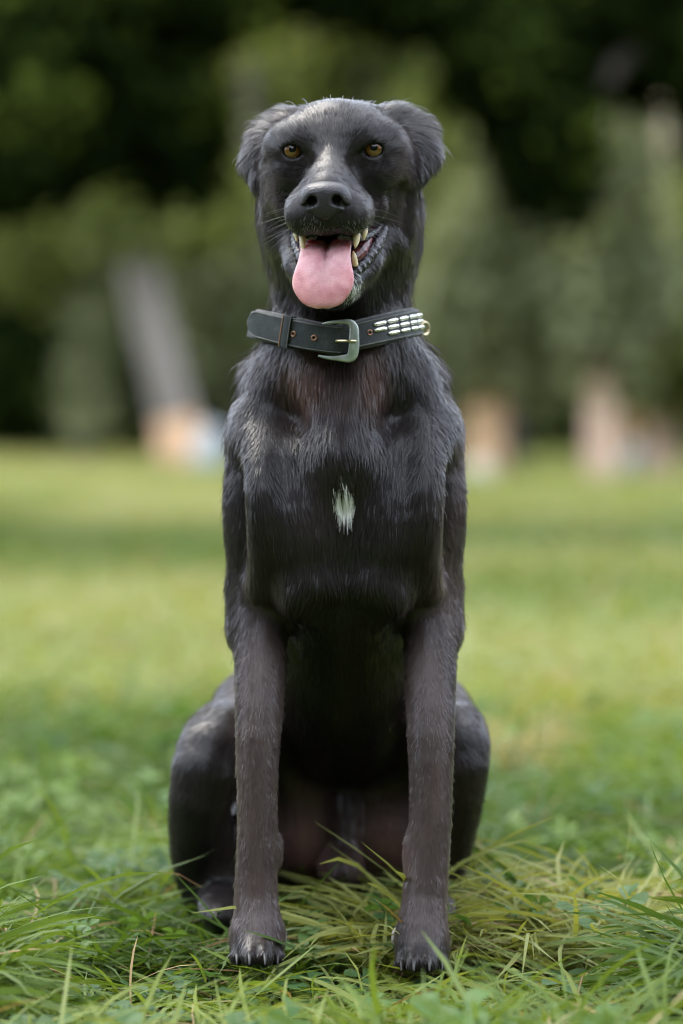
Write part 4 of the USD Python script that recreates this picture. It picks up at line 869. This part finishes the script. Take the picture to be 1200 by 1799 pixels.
def strip(P, hw, th, closed=False, m=5):
    """A leather strip: P(i, off, v) gives its points; hw half widths along it; rounded edges."""
    prof = []
    for s in np.linspace(-1, 1, m): prof.append((1.0, s))
    prof = [(.35, -1), (.8, -.97), (1, -.88)] + [(1, s) for s in np.linspace(-.6, .6, m)] + [(1, .88), (.8, .97), (.35, 1), (-.35, 1), (-.5, 0), (-.35, -1)]
    n, k = len(hw), len(prof); V = np.zeros((n, k, 3))
    for j, (o, s) in enumerate(prof): V[:, j] = P(o * th, s * hw)
    V = V.reshape(-1, 3); rr = n if closed else n - 1
    i, j = np.meshgrid(np.arange(rr), np.arange(k), indexing='ij')
    q_ = np.stack([i * k + j, ((i + 1) % n) * k + j, ((i + 1) % n) * k + (j + 1) % k, i * k + (j + 1) % k], -1).reshape(-1, 4)
    f = np.vstack([q_[:, [0, 1, 2]], q_[:, [0, 2, 3]]])
    if not closed:
        e = (n - 1) * k; f = np.vstack([f, np.array([[0, j + 1, j] for j in range(1, k - 1)]), np.array([[e, e + j, e + j + 1] for j in range(1, k - 1)])])
    t = trimesh.Trimesh(V, f, process=False); t.fix_normals(); return t
collar_at = ring(0) + np.array([0, .085, -.02])
collar = thing('dog_collar', 'dark worn leather collar with pale metal buckle and rows of bar studs on the dog', 'dog collar', collar_at)
th = np.linspace(-np.pi, np.pi, 121)[:-1]
cobj = lambda nm, me, mt, par=None, sm=35, **k: obj(nm, me, M[mt], par or collar, sm, collar_at, **k)
strap = cobj('strap', strip(lambda o, v: ring(th, o, v), np.full(120, .0125), .002, True), 'leather')
cobj('lining', strip(lambda o, v: ring(th, o - .0032, v), np.full(120, .0142), .0013, True), 'edge', strap)
tr_ = np.linspace(np.radians(8), np.radians(170), 70)
for v_ in (-.0105, .0105): cobj('edge_seam', tube(ring(tr_, .0022, np.full(70, v_)), .0008, 6), 'edge', strap)
# free end of the strap, through the buckle and the keeper
fe = spline(np.array([np.r_[B(622, 598, -.004)], np.r_[B(590, 597, -.0085)], np.r_[B(550, 592, -.006)], np.r_[B(505, 583, .006)], np.r_[B(465, 573, .026)], np.r_[B(437, 565, .046)]]), 60)
ft = unit(np.gradient(fe, axis=0)); fn_ = unit(np.cross(np.array([0, 0, 1.0]), ft)); fn_ = np.where((fn_[:, 1:2] > 0), -fn_, fn_); fu = np.cross(ft, fn_); fu = np.where(fu[:, 2:] < 0, -fu, fu)
s_ = np.linspace(0, 1, 60); hw = np.full(60, .0128) * np.where(s_ > .86, np.sqrt(np.maximum(1 - ((s_ - .86) / .14) ** 2 * .985, 0)), 1)
FE = lambda o, v: fe + fn_ * np.asarray(o)[..., None] + fu * np.asarray(v)[..., None]
end = cobj('strap_end', strip(FE, hw, .0018), 'leather')
for v_ in (-1, 1): cobj('edge_seam', tube((fe + fn_ * .0018 + fu * (v_ * np.maximum(hw - .0015, .0005))[:, None])[6:57], .0006, 6), 'edge', end)
def along(px_):      # place on the free end seen at picture column px_
    k = np.abs(px_of(fe)[0] - px_).argmin(); return fe[k], ft[k], fn_[k], fu[k]
def hole(c, n, up):
    e1, e2 = unit(np.cross(up, n)), unit(up); t = np.linspace(0, 2 * np.pi, 17)[:-1]
    rp = c + n * .0004 + .0022 * (np.cos(t)[:, None] * e1 + np.sin(t)[:, None] * e2)
    e = cobj('eyelet', tube(np.vstack([rp, rp[:2]]), .0007, 6, False), 'copper')
    k = np.arange(16); v = np.vstack([c + n * .0003 + .0020 * (np.cos(t)[:, None] * e1 + np.sin(t)[:, None] * e2), c + n * .0003]); cobj('hole', (v, np.stack([k, (k + 1) % 16, np.full(16, 16)], 1)), 'hole', e)
for x_, dv in ((553, -.0005), (517, -.0005)):
    c, t_, n_2, up_ = along(x_); hole(c + n_2 * .0018 + up_ * dv, n_2, up_)
a_h = math.asin((B(648, 593, .0)[0] - ring(0)[0]) / rx); hole(ring(a_h, .002), unit(ring(a_h, .01) - ring(a_h)), np.array([0, 0, 1.0]))
# keeper
c, t_, n_2, up_ = along(505); R_ = []
sq = [(-.004, -.0150), (.0032, -.0148), (.0038, -.012), (.0040, 0), (.0038, .012), (.0032, .0148), (-.004, .0150)]
V = np.array([[c + t_ * a_ * .0045 + n_2 * (o + (.0 if abs(a_) > .5 else .0008)) + up_ * v for o, v in sq] for a_ in (-1, -.8, 0, .8, 1)]).reshape(-1, 3)
V2 = np.array([[c + t_ * a_ * .0045 + n_2 * (o - .0016) + up_ * v * .93 for o, v in sq] for a_ in (-1, -.8, 0, .8, 1)]).reshape(-1, 3)
k = len(sq); f = [[i * k + j, (i + 1) * k + j, (i + 1) * k + j + 1, i * k + j + 1] for i in range(4) for j in range(k - 1)]
f2 = [[35 + a for a in q_[::-1]] for q_ in f]; rim = [[i * k + 0, 35 + i * k, 35 + (i + 1) * k, (i + 1) * k] for i in range(4)] + [[j, j + 1, 35 + j + 1, 35 + j] for j in range(k - 1)] + [[28 + j + 1, 28 + j, 63 + j, 63 + j + 1] for j in range(k - 1)]
kq = np.array(f + f2 + rim); kt = trimesh.Trimesh(np.vstack([V, V2]), np.vstack([kq[:, [0, 1, 2]], kq[:, [0, 2, 3]]]), process=False); kt.fix_normals()
kp = cobj('keeper', kt, 'leather')
for a_ in (-.0045, .0045): cobj('worn_edge', tube(np.array([c + t_ * a_ + n_2 * (o + .0002) + up_ * v for o, v in sq[1:-1]]), .0005, 6), 'copper' if a_ > 0 else 'edge', kp)
# buckle: a rounded frame, open to the left
bc, bt, bn, bu = along(604); bn = unit(bn + np.array([0, -.3, 0])); bx = unit(np.cross(bn, bu)); bx = bx if bx[0] > 0 else -bx
def bp(x_, z_, o): return bc + bx * x_ * .92 + bu * z_ * .93 + bn * o
fr = [(-.021, .0150, -.004), (-.012, .0172, .001), (-.002, .0180, .0045), (.0055, .0172, .006), (.0085, .0135, .0068), (.0092, .006, .0074), (.0094, -.003, .0076), (.0090, -.011, .0072), (.0070, -.0162, .0064), (.001, -.0178, .005), (-.010, -.0180, .002), (-.024, -.0160, -.004)]
P = spline(np.array([bp(*q_) for q_ in fr]), 70); tt = unit(np.gradient(P, axis=0))
wv = np.interp(np.linspace(0, 1, 70), [0, .22, .36, .5, .66, .8, 1], [.0012, .0020, .0042, .0050, .0048, .0024, .0012]); ac = np.cross(tt, bn); ang = np.arange(14) * 2 * np.pi / 14
V = (P[:, None] + wv[:, None, None] * np.sign(np.cos(ang))[None, :, None] * (np.abs(np.cos(ang)) ** .7)[None, :, None] * ac[:, None] + .0018 * np.sign(np.sin(ang))[None, :, None] * (np.abs(np.sin(ang)) ** .7)[None, :, None] * bn).reshape(-1, 3)
i, j = np.meshgrid(np.arange(69), np.arange(14), indexing='ij'); q_ = np.stack([i * 14 + j, i * 14 + (j + 1) % 14, (i + 1) * 14 + (j + 1) % 14, (i + 1) * 14 + j], -1).reshape(-1, 4)
bf = np.vstack([q_[:, [0, 1, 2]], q_[:, [0, 2, 3]], np.array([[0, j + 1, j] for j in range(1, 13)]), np.array([[966, 966 + j, 967 + j] for j in range(1, 13)])])
bm = trimesh.Trimesh(V, bf, process=False); bm.fix_normals(); bk = cobj('buckle', bm, 'nickel', None, 45)
pr_ = spline(np.array([bp(-.0085, -.001, .0022), bp(-.002, -.0008, .0062), bp(.004, -.0006, .0100), bp(.0105, -.0006, .0092)]), 14)
cobj('prong', tube(pr_, np.full(14, .0013), 8), 'brass', bk)
# bar studs on the right
for col, a_ in enumerate(np.radians([31, 41.5, 52.5, 64, 76, 89, 103])):
    for row in range(3):
        if col == 0 and row == 0: continue
        v_ = (row - 1) * .0056 + .0008
        ts = np.linspace(a_ - .083, a_ + .083, 9); prf = np.array([.5, .9, 1, 1, 1, 1, 1, .9, .5]) * .0021
        p_ = ring(ts, .0026, np.full(9, v_)); cobj('stud', tube(p_, prf, 10), 'stud')
t = np.linspace(0, 2 * np.pi, 25); c = ring(np.radians(92), .0045, -.006); e1 = unit(ring(np.radians(90)) - ring(np.radians(78)))
cobj('ring', tube(c + .0060 * (np.cos(t)[:, None] * unit(e1 + np.array([.9, 0, 0])) + np.sin(t)[:, None] * np.array([0, 0, 1.0])), .0012, 8, False), 'brass')
print('collar', time.time() - T0)
